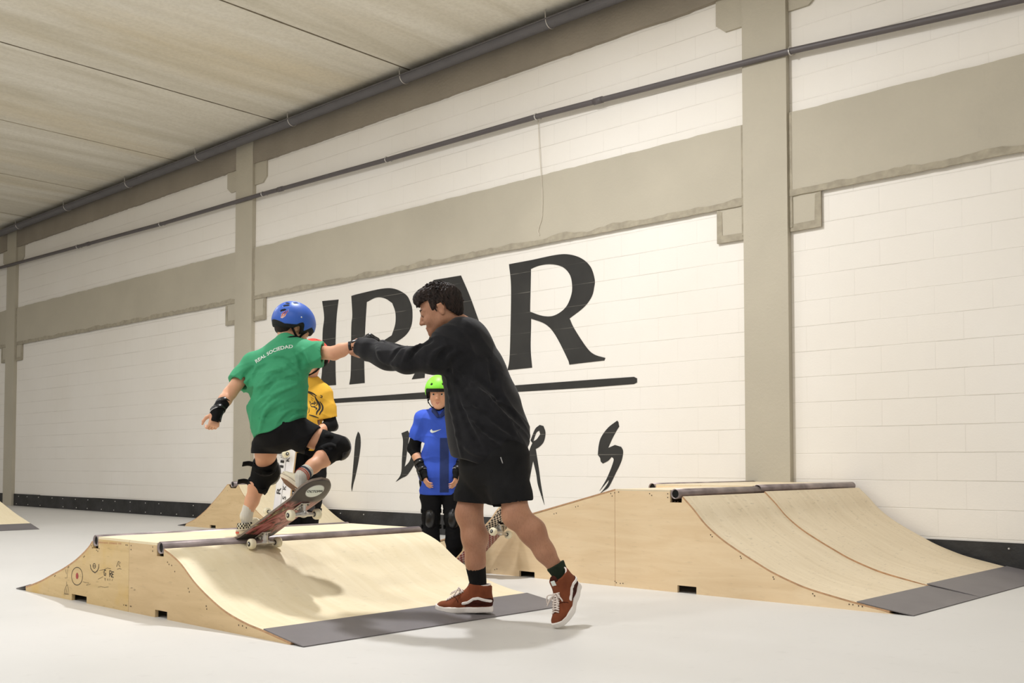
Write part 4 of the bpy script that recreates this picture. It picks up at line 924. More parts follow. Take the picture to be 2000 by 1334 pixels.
def project_text(name, body, size, origin, right, up, m, target, parent, arch=0.0, off=0.0012, bold=0.0, depth=0.3):
    """lettering laid onto the surface of target along -cross(right, up)"""
    cu = bpy.data.curves.new(name, 'FONT'); cu.body = body; cu.size = size; cu.align_x = 'CENTER'; cu.align_y = 'CENTER'; cu.offset = bold; cu.resolution_u = 3
    o = bpy.data.objects.new(name, cu); COL.objects.link(o); dg = bpy.context.evaluated_depsgraph_get(); me = bpy.data.meshes.new_from_object(o.evaluated_get(dg)); bpy.data.objects.remove(o)
    bm = bmesh.new(); bm.from_mesh(me); bmesh.ops.subdivide_edges(bm, edges=[e for e in bm.edges if e.calc_length() > size * 0.25], cuts=2)
    right, up = nrm(right), nrm(up); nn = np.cross(right, up); tm = target.data; bvh = BVHTree.FromPolygons([v.co for v in tm.vertices], [p.vertices[:] for p in tm.polygons])
    for v in bm.verts:
        x, y = v.co.x, v.co.y
        if arch: th = x * arch; x, y = math.sin(th) * (1 / arch + y), math.cos(th) * (1 / arch + y) - 1 / arch
        p = np.array(origin) + right * x + up * y; hit = bvh.ray_cast(Vector(p + nn * depth), Vector(-nn), depth * 2)
        v.co = (hit[0] + Vector(nn) * off) if hit[0] else Vector(p)
    return obj(name, bm, m, parent, recalc=False)
def project_polys(name, polys, to3, nn, m, target, parent, off=0.0015, depth=0.7):
    """2D strokes/polygons pushed onto target surface; to3 maps 2D to a point in front of it, nn points out of the surface"""
    tm = target.data; bvh = BVHTree.FromPolygons([v.co for v in tm.vertices], [p.vertices[:] for p in tm.polygons]); bm = bmesh.new(); nn = nrm(nn)
    for poly in polys:
        vs = []
        for q in poly:
            p = np.array(to3(*q)); hit = bvh.ray_cast(Vector(p + nn * depth), Vector(-nn), depth * 2); vs.append(bm.verts.new((hit[0] + Vector(nn) * off) if hit[0] else Vector(p)))
        if len(vs) == 4: bm.faces.new(vs)
        else: fc = bm.faces.new(vs); fc.normal_update(); bmesh.ops.triangulate(bm, faces=[fc])
    return obj(name, bm, m, parent, recalc=False)
def stroke_quads(pts, wd, n=3):
    P = spline(pts, n) if len(pts) > 2 else [np.array(pts[0], float), np.array(pts[1], float)]; out = []; L = []
    for i, p in enumerate(P):
        t = P[min(i + 1, len(P) - 1)] - P[max(i - 1, 0)]; t = t / (np.linalg.norm(t) + 1e-9); q = np.array([-t[1], t[0]]); w_ = wd * (0.35 + 0.65 * math.sin(math.pi * min(max(i / (len(P) - 1), 0.08), 0.92))); L.append((p + q * w_, p - q * w_))
    for a, b in zip(L[:-1], L[1:]): out.append([a[0], b[0], b[1], a[1]])
    return out

# ================================================================== the instructor
def person_base(px, py, d, z=0.0):
    b = atc(px, py, d); b[2] = z; return b
class Fig:
    def __init__(s, name, label, base, cat='person'):
        s.base = base; s.root = thing(name, label, cat, c2w(base), YAW)
    def P(s, px, py, d): return atc(px, py, d) - s.base
def hightop(fig, origin, toe, up, L, outer, laces=True):
    """brown suede high-top; outer=+1 when its outer side is the shoe's left"""
    f, sole, xs0 = shoe_fields(L, True, 0.094); xf = xform(origin, toe, up)
    up_ = fmesh('shoe', f, M['suede'], fig.root, xf)
    fmesh('sole', sole, M['sole_white'], up_, xf)
    lo, hi = f.lo, f.lo + f.h * (f.n - 1)
    for sd in (outer, -outer):
        pl = [(xs0 + .012, .057), (xs0 + .045, .064), (xs0 + .074, .073), (xs0 + .098, .069), (xs0 + .125, .051), (xs0 + .148, .047)]
        st = poly_stroke(pl, 0.0068, 0, 2)
        g = decal(f, lambda x, y, z: np.maximum(st(x, y, z), -sd * y + 0.006), 0.0025, (xs0 - 0.005, -0.06, 0.03), (xs0 + 0.2, 0.06, 0.11), 0.0042)
        fmesh('side_stripe', g, M['sole_white'], up_, xf)
    # heel and quarter panels: the shoe's shading put into a darker suede colour
    st2 = poly_stroke([(xs0 + .02, .05), (xs0 + .09, .05), (xs0 + .115, .03)], 0.024, 0, 2)
    g = decal(f, st2, 0.0035, (xs0 - 0.01, -0.06, 0.03), (xs0 + 0.15, 0.06, 0.08), 0.0016); fmesh('shaded_suede_panel', g, M['suede_dark'], up_, xf)
    st3 = lambda x, y, z: np.maximum(np.abs(x - (xs0 + .205) + 0.7 * np.abs(y)) - .0016, -z + 0.03) + 0 * z
    g = decal(f, st3, 0.0025, (xs0 + .15, -0.05, 0.025), (xs0 + .23, 0.05, 0.08), 0.0022); fmesh('toe_seam', g, M['suede_dark'], up_, xf)
    # padded collar rim, tongue and its label
    ring = [(xs0 + 0.058 + 0.043 * math.cos(a), 0.040 * math.sin(a), 0.131 - 0.005 * math.cos(a) * 1.0) for a in [0.9 + (2 * math.pi - 1.8) * k / 20 for k in range(21)]]
    ring = [(xs0 + 0.100, 0.032, 0.10)] + ring + [(xs0 + 0.100, -0.032, 0.10)]
    T = lambda p: tuple(xf[0] @ np.array(p) + xf[1])
    tube_obj('collar_piping', [T(p) for p in ring], 0.004, M['lace'], up_, 8, 2)
    ft = Field((xs0 + .06, -.05, .06), (xs0 + .2, .05, .19), 0.003)
    ft.chain([(xs0 + .160, 0, .068), (xs0 + .128, 0, .104), (xs0 + .108, 0, .145)], [.022, .024, .023], .01, flat=((0.8, 0, .55), .32)); fmesh('tongue', ft, M['suede_dark'], up_, xf)
    fl = Field((xs0 + .07, -.04, .11), (xs0 + .16, .04, .18), 0.002); fl.box((xs0 + .1215, 0, .1395), (.0016, .0125, .0125), 0.001, R=np.array([nrm((.85, 0, .32)), (0, 1, 0), nrm((-.32, 0, .85))])); fmesh('tongue_label', fl, M['print_white'], up_, xf)
    # crossed laces
    bvh = None; me = up_.data; bvh = BVHTree.FromPolygons([v.co for v in me.vertices], [p.vertices[:] for p in me.polygons])
    A = xf[0]; top = A[:, 2]; n = 8
    def onshoe(x, y):
        p = np.array([xs0 + x, y, 0]); guess = A @ np.array([xs0 + x, y, 0.0]) + xf[1]; d = nrm(A @ np.array([0.45, 0, 1.0])); hit = bvh.ray_cast(Vector(guess + d * 0.25 - 0), Vector(-d), 0.3)
        return np.array(hit[0]) + d * 0.004 if hit[0] else guess + d * 0.07
    for i in range(n):
        x = 0.204 - 0.0125 * i
        z0 = onshoe(x, -0.021); z1 = onshoe(x - (0.013 if i else 0), 0.021); mid = onshoe(x - 0.006, 0.0) + top * 0.002
        tube_obj('lace', [z0, mid, z1], 0.0035, M['lace'], up_, 6, 4)
        if i:
            z0 = onshoe(x - 0.013, -0.021); z1 = onshoe(x, 0.021); tube_obj('lace', [z0, mid + top * 0.002, z1], 0.0035, M['lace'], up_, 6, 4)
    b0 = onshoe(0.115, 0.0) + top * .004
    for e in (1, -1):
        l1 = A @ np.array([0.012, 0.03 * e, 0.012]); l2 = A @ np.array([0.03, 0.045 * e, -0.02]); l3 = A @ np.array([0.012, 0.026 * e, -0.012])
        tube_obj('lace_bow', [b0, b0 + l1, b0 + l2, b0 + l3 * 1.2, b0], 0.003, M['lace'], up_, 6, 5)
        tube_obj('lace_end', [b0, b0 + A @ np.array([0.02, 0.02 * e, .0]), b0 + A @ np.array([0.05, 0.035 * e, -0.015])], 0.0026, M['lace'], up_, 6, 5)
    return up_

man = Fig('person', 'man in a loose black sweatshirt and black shorts leaning forward to hold a child\'s hand', person_base(985, 1150, 5.0))
mp = man.P
sh_n, el_n, wr_n = mp(893, 690, 4.95), mp(792, 704, 4.97), mp(716, 684, 5.17)
sh_f, el_f, wr_f = mp(905, 672, 5.28), mp(815, 698, 5.42), mp(735, 680, 5.34)
pelv, waist, chest, neckb = mp(966, 885, 5.03), mp(952, 812, 5.05), mp(925, 715, 5.08), mp(903, 645, 5.10)
hip_n, kn_n, an_n = mp(992, 893, 4.93), mp(1008, 1005, 4.86), mp(1096, 1124, 4.85)
hip_f, kn_f, an_f = mp(930, 890, 5.14), mp(917, 1003, 5.10), mp(933, 1155, 5.11)
# bare body, one continuous surface
hd_f, hd_u = (-0.94, 0.05, -0.33), (-0.33, 0.0, 0.94)
hc = mp(860, 607, 5.07)
allp = [sh_n, wr_n, wr_f, hc, pelv, kn_n, an_n, an_f, mp(690, 690, 5.3), mp(860, 560, 5.05)]
lo, hi = bounds(allp, 0.16); lo[2] = max(lo[2], -0.02)
f = Field(lo, hi, 0.0045)
f.chain([pelv, waist, chest], [0.115, 0.11, 0.115], 0.05); f.cone(sh_n, sh_f, 0.045, 0.045, 0.05); f.cone(chest, neckb, 0.11, 0.065, 0.06)
for s_, e_, w_ in ((sh_n, el_n, wr_n), (sh_f, el_f, wr_f)):
    f.chain([s_, e_], [0.034, 0.034], 0.02); f.chain([e_, e_ + (w_ - e_) * .35, w_], [0.034, 0.036, 0.026], 0.015)
def leg(f, h_, k_, a_, s, back, gs=1.0):
    bk = nrm(back); m1 = k_ + (a_ - k_) * 0.30 + bk * 0.014 * s; m2 = k_ + (a_ - k_) * 0.62 + bk * 0.004 * s
    f.chain([h_, h_ + (k_ - h_) * .5, k_], [0.068 * gs, 0.068 * gs, 0.060 * gs], 0.03 * s)
    f.ell(k_ - bk * 0.018 * s, np.array([0.044, 0.044, 0.052]) * gs, 0.03 * s)
    f.chain([k_, m1, m2, a_], [0.056 * gs, 0.0605 * gs, 0.044 * gs, 0.030 * gs], 0.03 * s)
leg(f, hip_n, kn_n, an_n, 1, (0.75, 0.1, 0.35), 1.0); leg(f, hip_f, kn_f, an_f, 1, (1, 0.0, 0.0), 1.03)
head(f, hc, hd_f, hd_u, 1.0, neck=neckb, nr=0.062)
PH, RH = head(Field((0, 0, 0), (0.02, 0.02, 0.02), 0.01), hc, hd_f, hd_u, 1.0)
# hands closing round the child's wrist : near hand underneath, far hand on top
hand(f, wr_n + nrm(mp(695, 690, 5.22) - wr_n) * 0.015, mp(690, 694, 5.26) - wr_n, (0.0, 0.35, 0.9), 1, 1.0, (0.7, 1.0, 0.8), 0.05, 0.5, 0.5)
hand(f, wr_f, mp(702, 664, 5.36) - wr_f, (0.05, -0.5, -0.85), 1, 0.92, (0.8, 1.0, 0.8), 0.05, 0.6, 0.5)
man_body = fmesh('body', f, M['skin_man'], man.root)
face_bits(PH, RH, 1.0, man.root, M['iris'], M['brow'], M['lip_man'], body=man_body, m_white=M['eye_dark'])
# short tousled hair
f = Field(*bounds([PH(0.12, 0.1, 0.15), PH(-0.13, -0.1, -0.08)], 0.05), 0.0024)
f.ell(PH(-0.014, 0, 0.045), (0.108, 0.086, 0.091), 0.0, R=RH); f.ell(PH(0.045, 0, 0.095), (0.062, 0.066, 0.038), 0.03, R=RH); f.ell(PH(0.078, 0, 0.078), (0.03, 0.055, 0.022), 0.02, R=RH)
f.ell(PH(-0.06, 0, 0.0), (0.055, 0.073, 0.075), 0.03, R=RH)
def hair_cut(D, x, y, z):
    c = np.array(hc); q = [x - c[0], y - c[1], z - c[2]]
    a = q[0] * RH[0][0] + q[1] * RH[0][1] + q[2] * RH[0][2]; b = np.abs(q[0] * RH[1][0] + q[1] * RH[1][1] + q[2] * RH[1][2]); e = q[0] * RH[2][0] + q[1] * RH[2][1] + q[2] * RH[2][2]
    front = 0.060 - e + np.clip(0.05 - b, 0, 1) * -0.05                                 # forehead line
    back = -0.058 - e                                                                  # nape
    line = np.where(a > 0.036, front, np.where(a > 0.010, -0.028 - e + np.clip(a - 0.022, 0, 1) * 3.0, np.where(a > -0.036, 0.024 - e, back + np.clip(a + 0.075, 0, 1) * 1.2)))
    return np.maximum(D, line)
f.where(hair_cut)
rs = random.Random(5)
for i in range(420):
    th = rs.uniform(0, 2 * math.pi); ph = rs.uniform(0.0, 1.25); a0, b0, e0 = math.cos(th) * math.sin(ph), math.sin(th) * math.sin(ph), math.cos(ph)
    p = PH(-0.014 + 0.104 * a0, 0.083 * b0, 0.045 + 0.088 * e0)
    if a0 > 0.55 and e0 < 0.25: continue
    dr = np.array(PH(a0 * .4 + .9, b0 * .7 + rs.uniform(-.5, .5), e0 * .5 + rs.uniform(-.3, .5))) - PH(0, 0, 0)
    f.cone(p, p + nrm(dr) * rs.uniform(0.014, 0.03), 0.0048, 0.0012, 0.002)
for b_ in np.linspace(-0.06, 0.06, 15):
    p = PH(0.088 - abs(b_) * .25, b_, 0.078 + rs.uniform(-.006, .008)); f.cone(p, p + (PH(0.016, b_ * .1 + rs.uniform(-.008, .008), -0.022) - PH(0, 0, 0)), 0.0085, 0.003, 0.004)
for i in range(170):      # tufts lying down the sides and back of the head
    th = rs.uniform(0.35, 2 * math.pi - 0.35); ph = rs.uniform(1.0, 1.9); a0, b0, e0 = math.cos(th) * math.sin(ph), math.sin(th) * math.sin(ph), math.cos(ph)
    if a0 > 0.25: continue
    p = PH(-0.014 + 0.106 * a0, 0.084 * b0, 0.045 + 0.088 * e0); i0_ = np.round((p - f.lo) / f.h).astype(int)
    if (i0_ < 1).any() or (i0_ >= f.n - 1).any() or f.D[tuple(i0_)] > 0.006: continue
    dr = np.array(PH(a0 * .25 - .1 + rs.uniform(-.25, .25), b0 * .3, -1.0)) - PH(0, 0, 0); f.cone(p, p + nrm(dr) * rs.uniform(0.014, 0.024), 0.0052, 0.0015, 0.003)
def strands(x, y, z):
    q = [x - hc[0], y - hc[1], z - hc[2]]; a = q[0] * RH[0][0] + q[1] * RH[0][1] + q[2] * RH[0][2]; b = q[0] * RH[1][0] + q[1] * RH[1][1] + q[2] * RH[1][2]; e = q[0] * RH[2][0] + q[1] * RH[2][1] + q[2] * RH[2][2]
    t = np.arctan2(b, a + 0.05); return 0.0016 * np.sin(t * 34 + 5 * np.sin(e * 60 + t * 3)) + 0.0012 * np.sin(t * 71 + 90 * e)
f.displace(strands, 0.02)
fmesh('hair', f, M['hair'], man.root)
# stubble-dark sideburn patch is part of the hair line; sweatshirt
lo, hi = bounds([mp(690, 650, 5.2), mp(1045, 925, 5.0), neckb, sh_n, sh_f, pelv], 0.18)
f = Field(lo, hi, 0.0048)
f.chain([mp(918, 690, 5.08), mp(928, 740, 5.06), mp(943, 800, 5.04), mp(952, 850, 5.03), mp(954, 884, 5.03)], [0.125, 0.150, 0.176, 0.184, 0.178], 0.05)
f.chain([mp(938, 720, 5.12), mp(958, 790, 5.1), mp(978, 845, 5.06), mp(978, 872, 5.03)], [0.105, 0.12, 0.12, 0.115], 0.06)
f.cone(mp(908, 665, 5.02), mp(922, 665, 5.2), 0.098, 0.092, 0.06); f.cone(mp(872, 666, 4.97), mp(900, 652, 5.0), 0.078, 0.075, 0.05); f.cone(mp(910, 655, 5.08), mp(897, 645, 5.09), 0.082, 0.07, 0.05)
f.cone(mp(885, 688, 4.99), mp(905, 700, 5.05), 0.09, 0.1, 0.06)
# sleeves with baggy elbows and bunched cuffs
f.chain([mp(888, 690, 4.97), mp(845, 699, 4.96), mp(795, 703, 4.98), mp(758, 697, 5.07), mp(722, 685, 5.14)], [0.096, 0.073, 0.062, 0.058, 0.054], 0.04)
f.chain([mp(766, 700, 5.04), mp(744, 694, 5.1)], [0.05, 0.048], 0.03)
f.chain([sh_f, mp(850, 690, 5.36), mp(815, 700, 5.42), mp(770, 692, 5.38), mp(730, 678, 5.35)], [0.085, 0.07, 0.06, 0.052, 0.048], 0.03)
axs = nrm(mp(700, 677, 5.18) - mp(758, 692, 5.07)); f.cone(mp(722, 681, 5.14), mp(706, 677, 5.17), 0.054, 0.05, 0.02)
f.cut(mp(699, 676, 5.175), axs, 0.09)
for i, (px, dd, r_) in enumerate(((712, 5.155, .056), (728, 5.13, .058), (742, 5.10, .056), (756, 5.08, .058))):
    c = mp(px, 682 + i * 3, dd); f.cone(c + np.array((0.004, 0, .028)), c - np.array((-0.01, 0, .030)), 0.028, 0.029, 0.012)
f.cone(mp(696, 674, 5.175), mp(730, 683, 5.13), 0.036, 0.038, 0.006, 'sub')
# long diagonal drag folds from the armpit to the hem, deep under-arm folds
for pts, r_, op in (([(872, 738), (885, 800), (903, 895)], .012, 'add'), ([(880, 728), (930, 790), (1000, 850)], .012, 'sub'), ([(895, 722), (950, 780), (1015, 835)], .012, 'add'), ([(920, 730), (965, 765), (1005, 812)], .010, 'sub'), ([(935, 760), (975, 800), (1018, 862)], .010, 'add'), ([(890, 765), (915, 830), (945, 885)], .010, 'sub'), ([(900, 780), (935, 840), (985, 878)], .009, 'add'),
                   ([(842, 664), (815, 678), (800, 700)], .010, 'sub'), ([(826, 668), (802, 684), (785, 712)], .009, 'add'), ([(885, 680), (866, 690), (852, 716)], .012, 'sub'), ([(868, 676), (848, 690), (838, 716)], .010, 'add'), ([(912, 690), (888, 705), (876, 730)], .012, 'sub'), ([(800, 672), (775, 684), (762, 705)], .008, 'sub'), ([(955, 700), (965, 740), (975, 790)], .009, 'sub'),
                   ([(905, 800), (960, 850), (1020, 872)], .008, 'sub'), ([(890, 850), (920, 880), (950, 892)], .008, 'add'), ([(775, 715), (745, 700), (735, 675)], .007, 'add')):
    f.crease(mp, pts, r_, op)
f.displace(folds(3, [nrm((.75, 0, .6)), nrm((.3, .2, 1))], 0.0045, 34, 0.9))
# hem: lower at the front, cut along a slanted plane; open underneath; neck opening
hemn = nrm((-0.22, 0.0, -1)); hemp = mp(950, 908, 5.0)
def hemcut(D, x, y, z):
    d = (x - hemp[0]) * hemn[0] + (y - hemp[1]) * hemn[1] + (z - hemp[2]) * hemn[2] + 0.008 * np.sin(x * 26 + 1) + 0.006 * np.sin(y * 30)
    return np.maximum(D, d)
f.where(hemcut); f.cone(mp(955, 940, 5.03), mp(955, 880, 5.03), 0.155, 0.15, 0.01, 'sub'); f.cone(neckb + (0, 0, .02), mp(886, 615, 5.09), 0.062, 0.075, 0.006, 'sub')
sweat = fmesh('sweatshirt', f, M['sweat'], man.root)
# ribbed collar ring
cn = nrm(mp(884, 612, 5.09) - neckb); a_ = nrm(np.cross(cn, (0, 1, 0))); b_ = np.cross(cn, a_); cc = mp(893, 641, 5.095)
tube_obj('collar_rib', [cc + a_ * 0.071 * math.cos(t) + b_ * 0.066 * math.sin(t) for t in np.linspace(0, 2 * math.pi, 17)], 0.0105, M['sweat'], sweat, 8, 3)
# shorts
lo, hi = bounds([mp(885, 860, 5.1), mp(1045, 1010, 4.85), mp(960, 860, 5.2)], 0.1)
f = Field(lo, hi, 0.0048)
f.cone(mp(962, 865, 5.03), mp(963, 905, 5.03), 0.150, 0.165, 0.03); f.cone(mp(985, 890, 5.0), mp(985, 915, 5.0), 0.118, 0.12, 0.04)
f.chain([mp(945, 905, 5.10), mp(922, 970, 5.11), mp(918, 995, 5.11)], [0.115, 0.082, 0.080], 0.04)
f.chain([mp(980, 905, 4.95), mp(998, 965, 4.9), mp(1004, 1000, 4.88)], [0.125, 0.094, 0.09], 0.04)
f.chain([mp(955, 930, 5.03), mp(962, 965, 5.0)], [0.09, 0.055], 0.05)
f.displace(folds(8, [nrm((1, .3, .35)), nrm((.6, .4, -.7))], 0.004, 30))
f.cut(mp(919, 981, 5.1), mp(917, 1010, 5.1) - mp(922, 950, 5.1), 0.125); f.cut(mp(1003, 981, 4.87), nrm((0.10, 0, -1)), 0.115); f.cut(mp(960, 990, 5.0), (0, 0, -1), 0.12)
f.cone(mp(919, 950, 5.11), mp(916, 1010, 5.11), 0.066, 0.074, 0.004, 'sub'); f.cone(mp(998, 950, 4.90), mp(1008, 1015, 4.86), 0.074, 0.084, 0.004, 'sub')
shorts = fmesh('shorts', f, M['shorts'], man.root)
z0 = mp(978, 893, 4.87); z1 = mp(982, 905, 4.865)
hitv = BVHTree.FromPolygons([v.co for v in shorts.data.vertices], [p.vertices[:] for p in shorts.data.polygons])
zz = []
for p in (z0, z1):
    h_ = hitv.ray_cast(Vector((p[0], -0.6, p[2])), Vector((0, 1, 0)), 2); zz.append(np.array(h_[0]) + (0, -0.003, 0) if h_[0] else p)
tube_obj('pocket_zip', [zz[0], (zz[0] + zz[1]) / 2, zz[1]], 0.0025, M['reflect'], shorts, 6, 2)
# shoes and socks
toe_f = nrm((-1, 0.02, 0.0)); of = mp(934, 1192, 5.11); of[2] = 0.020
s1 = hightop(man, of, toe_f, (0.05, 0, 1), 0.29, 1)
tn = nrm((-0.37, -0.66, -0.64)); heel = mp(1131, 1143, 4.90); on_ = heel + tn * 0.0725
s2 = hightop(man, on_, tn, (-0.26, 0.1, 1), 0.285, 1)
def sock(name, a, b, ra, rb, m, parent, h=0.004, rib=0.0012, ext=None):
    f = Field(*bounds([a, b] + ([ext] if ext is not None else []), max(ra, rb) + 0.03), h); f.cone(a, b, ra, rb, 0.01)
    if ext is not None: f.cone(b, ext, rb, rb * .85, 0.01)
    n = nrm(np.array(a) - b); f.displace(lambda x, y, z: 0.0007 * np.sin((x * 1.0 + y * .6) * 500))
    f.cut(a, n, 0.12)
    return fmesh(name, f, m, parent)
sock('sock', mp(929, 1105, 5.11), an_f + (0.01, 0, -.02), 0.0495, 0.0365, M['black_sock'], man.root, ext=mp(936, 1175, 5.11))
sock('sock', an_n + (kn_n - an_n) * 0.135 + (0, 0, 0.012), an_n, 0.046, 0.037, M['green_sock'], man.root, ext=on_ + (xform(on_, tn, (-0.26, 0.1, 1))[0] @ np.array([-0.02, 0, 0.06])))

# ================================================================== skateboards
M['sticker_pink'] = mat('pale_pink_sticker', srgb(226, 190, 186), 0.5)
M['worn_edge'] = mat('worn_grey_deck_edge', srgb(124, 110, 98), 0.6, nscale=20, namt=0.15)
def board_mats(kind):
    m, nt, b = new_mat(kind + '_deck_underside'); tc = node(nt, 'ShaderNodeTexCoord'); b.inputs['Roughness'].default_value = 0.4
    if kind == 'red':
        mp = node(nt, 'ShaderNodeMapping'); mp.inputs['Scale'].default_value = (2.5, 7, 1); nt.links.new(tc.outputs['Object'], mp.inputs[0])
        n = node(nt, 'ShaderNodeTexNoise', i_Scale=1.7, i_Detail=5.0, i_Distortion=1.6); nt.links.new(mp.outputs[0], n.inputs[0])
        c = ramp(nt, n.outputs[0], [(0.36, srgb(24, 16, 18)), (0.42, srgb(110, 34, 32)), (0.48, srgb(176, 110, 112)), (0.53, srgb(128, 40, 38)), (0.6, srgb(30, 20, 22)), (0.66, srgb(196, 172, 120))])
        sx = node(nt, 'ShaderNodeSeparateXYZ'); nt.links.new(tc.outputs['Object'], sx.inputs[0]); f = ramp(nt, sx.outputs[0], [(0.20, 0.0), (0.235, 1.0)]); f2_ = ramp(nt, sx.outputs[0], [(0.0, 1.0), (0.001, 0.0)]); mpx = node(nt, 'ShaderNodeMath', operation='LESS_THAN'); mpx.inputs[1].default_value = -0.19; nt.links.new(sx.outputs[0], mpx.inputs[0]); c = mix(nt, mpx.outputs[0], c, srgb(26, 22, 24))
        c = mix(nt, f, c, srgb(62, 57, 58)); nt.links.new(c, b.inputs['Base Color'])
    elif kind == 'checker':
        ck = node(nt, 'ShaderNodeTexChecker', i_Scale=72.0); ck.inputs[1].default_value = rgb(srgb(34, 26, 26)); ck.inputs[2].default_value = rgb(srgb(222, 208, 188)); nt.links.new(tc.outputs['Object'], ck.inputs[0])
        sx = node(nt, 'ShaderNodeSeparateXYZ'); nt.links.new(tc.outputs['Object'], sx.inputs[0]); f = ramp(nt, sx.outputs[0], [(0.13, 0.0), (0.14, 1.0)])
        ck2 = node(nt, 'ShaderNodeTexChecker', i_Scale=60.0); ck2.inputs[1].default_value = rgb(srgb(128, 44, 44)); ck2.inputs[2].default_value = rgb(srgb(176, 152, 146)); nt.links.new(tc.outputs['Object'], ck2.inputs[0])
        c = mix(nt, f, ck2.outputs[0], ck.outputs[0]); nt.links.new(c, b.inputs['Base Color'])
    else:
        n = node(nt, 'ShaderNodeTexNoise', i_Scale=6.0); nt.links.new(tc.outputs['Object'], n.inputs[0]); nt.links.new(ramp(nt, n.outputs[0], [(0.4, srgb(236, 234, 238)), (0.6, srgb(244, 242, 240))]), b.inputs['Base Color'])
    return m
def skateboard(label, centre, nose, up, L, W, wb, kind, kick=0.045):
    """centre = underside middle of the deck in world space"""
    f_, u_, s_ = frame(nose, up); Mx = Matrix((tuple(f_) + (0,), tuple(s_) + (0,), tuple(u_) + (0,), (0, 0, 0, 1))).transposed()
    root = bpy.data.objects.new('skateboard', None); COL.objects.link(root); root.empty_display_size = 0.1; root['label'] = label; root['category'] = 'skateboard'
    root.matrix_world = Matrix.Translation(Vector(centre)) @ Mx
    mb = board_mats(kind); nu, nv = 64, 12; th = 0.011; bm = bmesh.new(); T = []; B = []
    k0 = wb / 2 + 0.055
    for i in range(nu + 1):
        u = -L / 2 + L * i / nu; e = max(0.0, (abs(u) - (L / 2 - W / 2 * 1.15)) / (W / 2 * 1.15)); hw = W / 2 * math.sqrt(max(0.0, 1 - min(1, e) ** 2.2)) + 0.0006
        t = max(0.0, abs(u) - k0) / (L / 2 - k0); z = kick * (t ** 1.35) if t > 0 else 0
        rowT = []; rowB = []
        for j in range(nv + 1):
            v = -1 + 2 * j / nv; zc = 0.010 * abs(v) ** 2.2 * (hw / (W / 2)) ** 2
            rowB.append(bm.verts.new((u, v * hw, z + zc))); rowT.append(bm.verts.new((u, v * hw, z + zc + th)))
        T.append(rowT); B.append(rowB)
    for i in range(nu):
        for j in range(nv):
            q = bm.faces.new((T[i][j], T[i + 1][j], T[i + 1][j + 1], T[i][j + 1])); q.material_index = 1; q.smooth = True
            q = bm.faces.new((B[i][j], B[i][j + 1], B[i + 1][j + 1], B[i + 1][j])); q.material_index = 0; q.smooth = True
        for j in (0, nv):
            q = bm.faces.new((T[i][j], B[i][j], B[i + 1][j], T[i + 1][j])); q.material_index = 2
    for i in (0, nu):
        for j in range(nv): q = bm.faces.new((T[i][j], T[i][j + 1], B[i][j + 1], B[i][j])); q.material_index = 2
    deck = obj('deck', bm, [mb, M['grip'], M['worn_edge'] if kind == 'red' else M['maple']], root)
    for e in (1, -1):
        x = e * wb / 2
        f = Field((x - 0.06, -0.09, -0.065), (x + 0.06, 0.09, 0.006), 0.0026)
        f.box((x, 0, -0.004), (0.04, 0.026, 0.004), 0.003); f.cone((x - e * 0.018, 0, -0.006), (x - e * 0.012, 0, -0.022), 0.017, 0.012, 0.008)
        f.cone((x + e * 0.022, 0, -0.008), (x + e * 0.016, 0, -0.026), 0.012, 0.008, 0.006)
        f.cone((x - e * 0.008, 0, -0.028), (x - e * 0.004, 0, -0.044), 0.016, 0.014, 0.01); f.cone((x, 0, -0.046), (x - e * 0.03, 0, -0.02), 0.011, 0.007, 0.012)
        f.cone((x, 0, -0.045), (x, 0.06, -0.049), 0.015, 0.0085, 0.01); f.cone((x, 0, -0.045), (x, -0.06, -0.049), 0.015, 0.0085, 0.01)
        tr = fmesh('truck', f, M['silver'], root)
        bm = bmesh.new(); add_tube(bm, [(x, -0.088, -0.049), (x, 0.088, -0.049)], 0.004, 10); obj('axle', bm, M['silver'], tr, True)
        bm = bmesh.new(); add_tube(bm, [(x - e * 0.006, 0, -0.036), (x - e * 0.005, 0, -0.03)], 0.0165, 14); obj('bushing', bm, M['shell'], tr, True)
        bm = bmesh.new()
        for dx in (-0.027, 0.027):
            for dy in (-0.018, 0.018): add_tube(bm, [(x + dx, dy, -0.011), (x + dx, dy, -0.005)], 0.0042, 8)
        obj('mounting_bolts', bm, M['shell'], tr, True)['kind'] = 'stuff'
        for sd in (1, -1):
            bm = bmesh.new(); pr = [(0.0, .012), (0.001, .020), (0.004, .0255), (0.010, .027), (0.022, .027), (0.028, .0255), (0.031, .020), (0.032, .012)]
            rings = []
            for (a, r) in pr: rings.append([bm.verts.new((x + r * math.cos(2 * math.pi * k / 24), sd * (0.062 + a), -0.049 + r * math.sin(2 * math.pi * k / 24))) for k in range(24)])
            for a, b in zip(rings[:-1], rings[1:]):
                for k in range(24): bm.faces.new((a[k], a[(k + 1) % 24], b[(k + 1) % 24], b[k]))
            bm.faces.new(rings[0]); bm.faces.new(rings[-1]); wl = obj('wheel', bm, M['wheel'], root, True)
            bm = bmesh.new(); add_tube(bm, [(x, sd * 0.060, -0.049), (x, sd * 0.0953, -0.049)], 0.0125, 16); obj('bearing', bm, M['shell'], wl, True)
            bm = bmesh.new(); add_tube(bm, [(x, sd * 0.0953, -0.049), (x, sd * 0.0985, -0.049)], 0.006, 6); obj('axle_nut', bm, M['silver'], wl, True)
    return root, deck
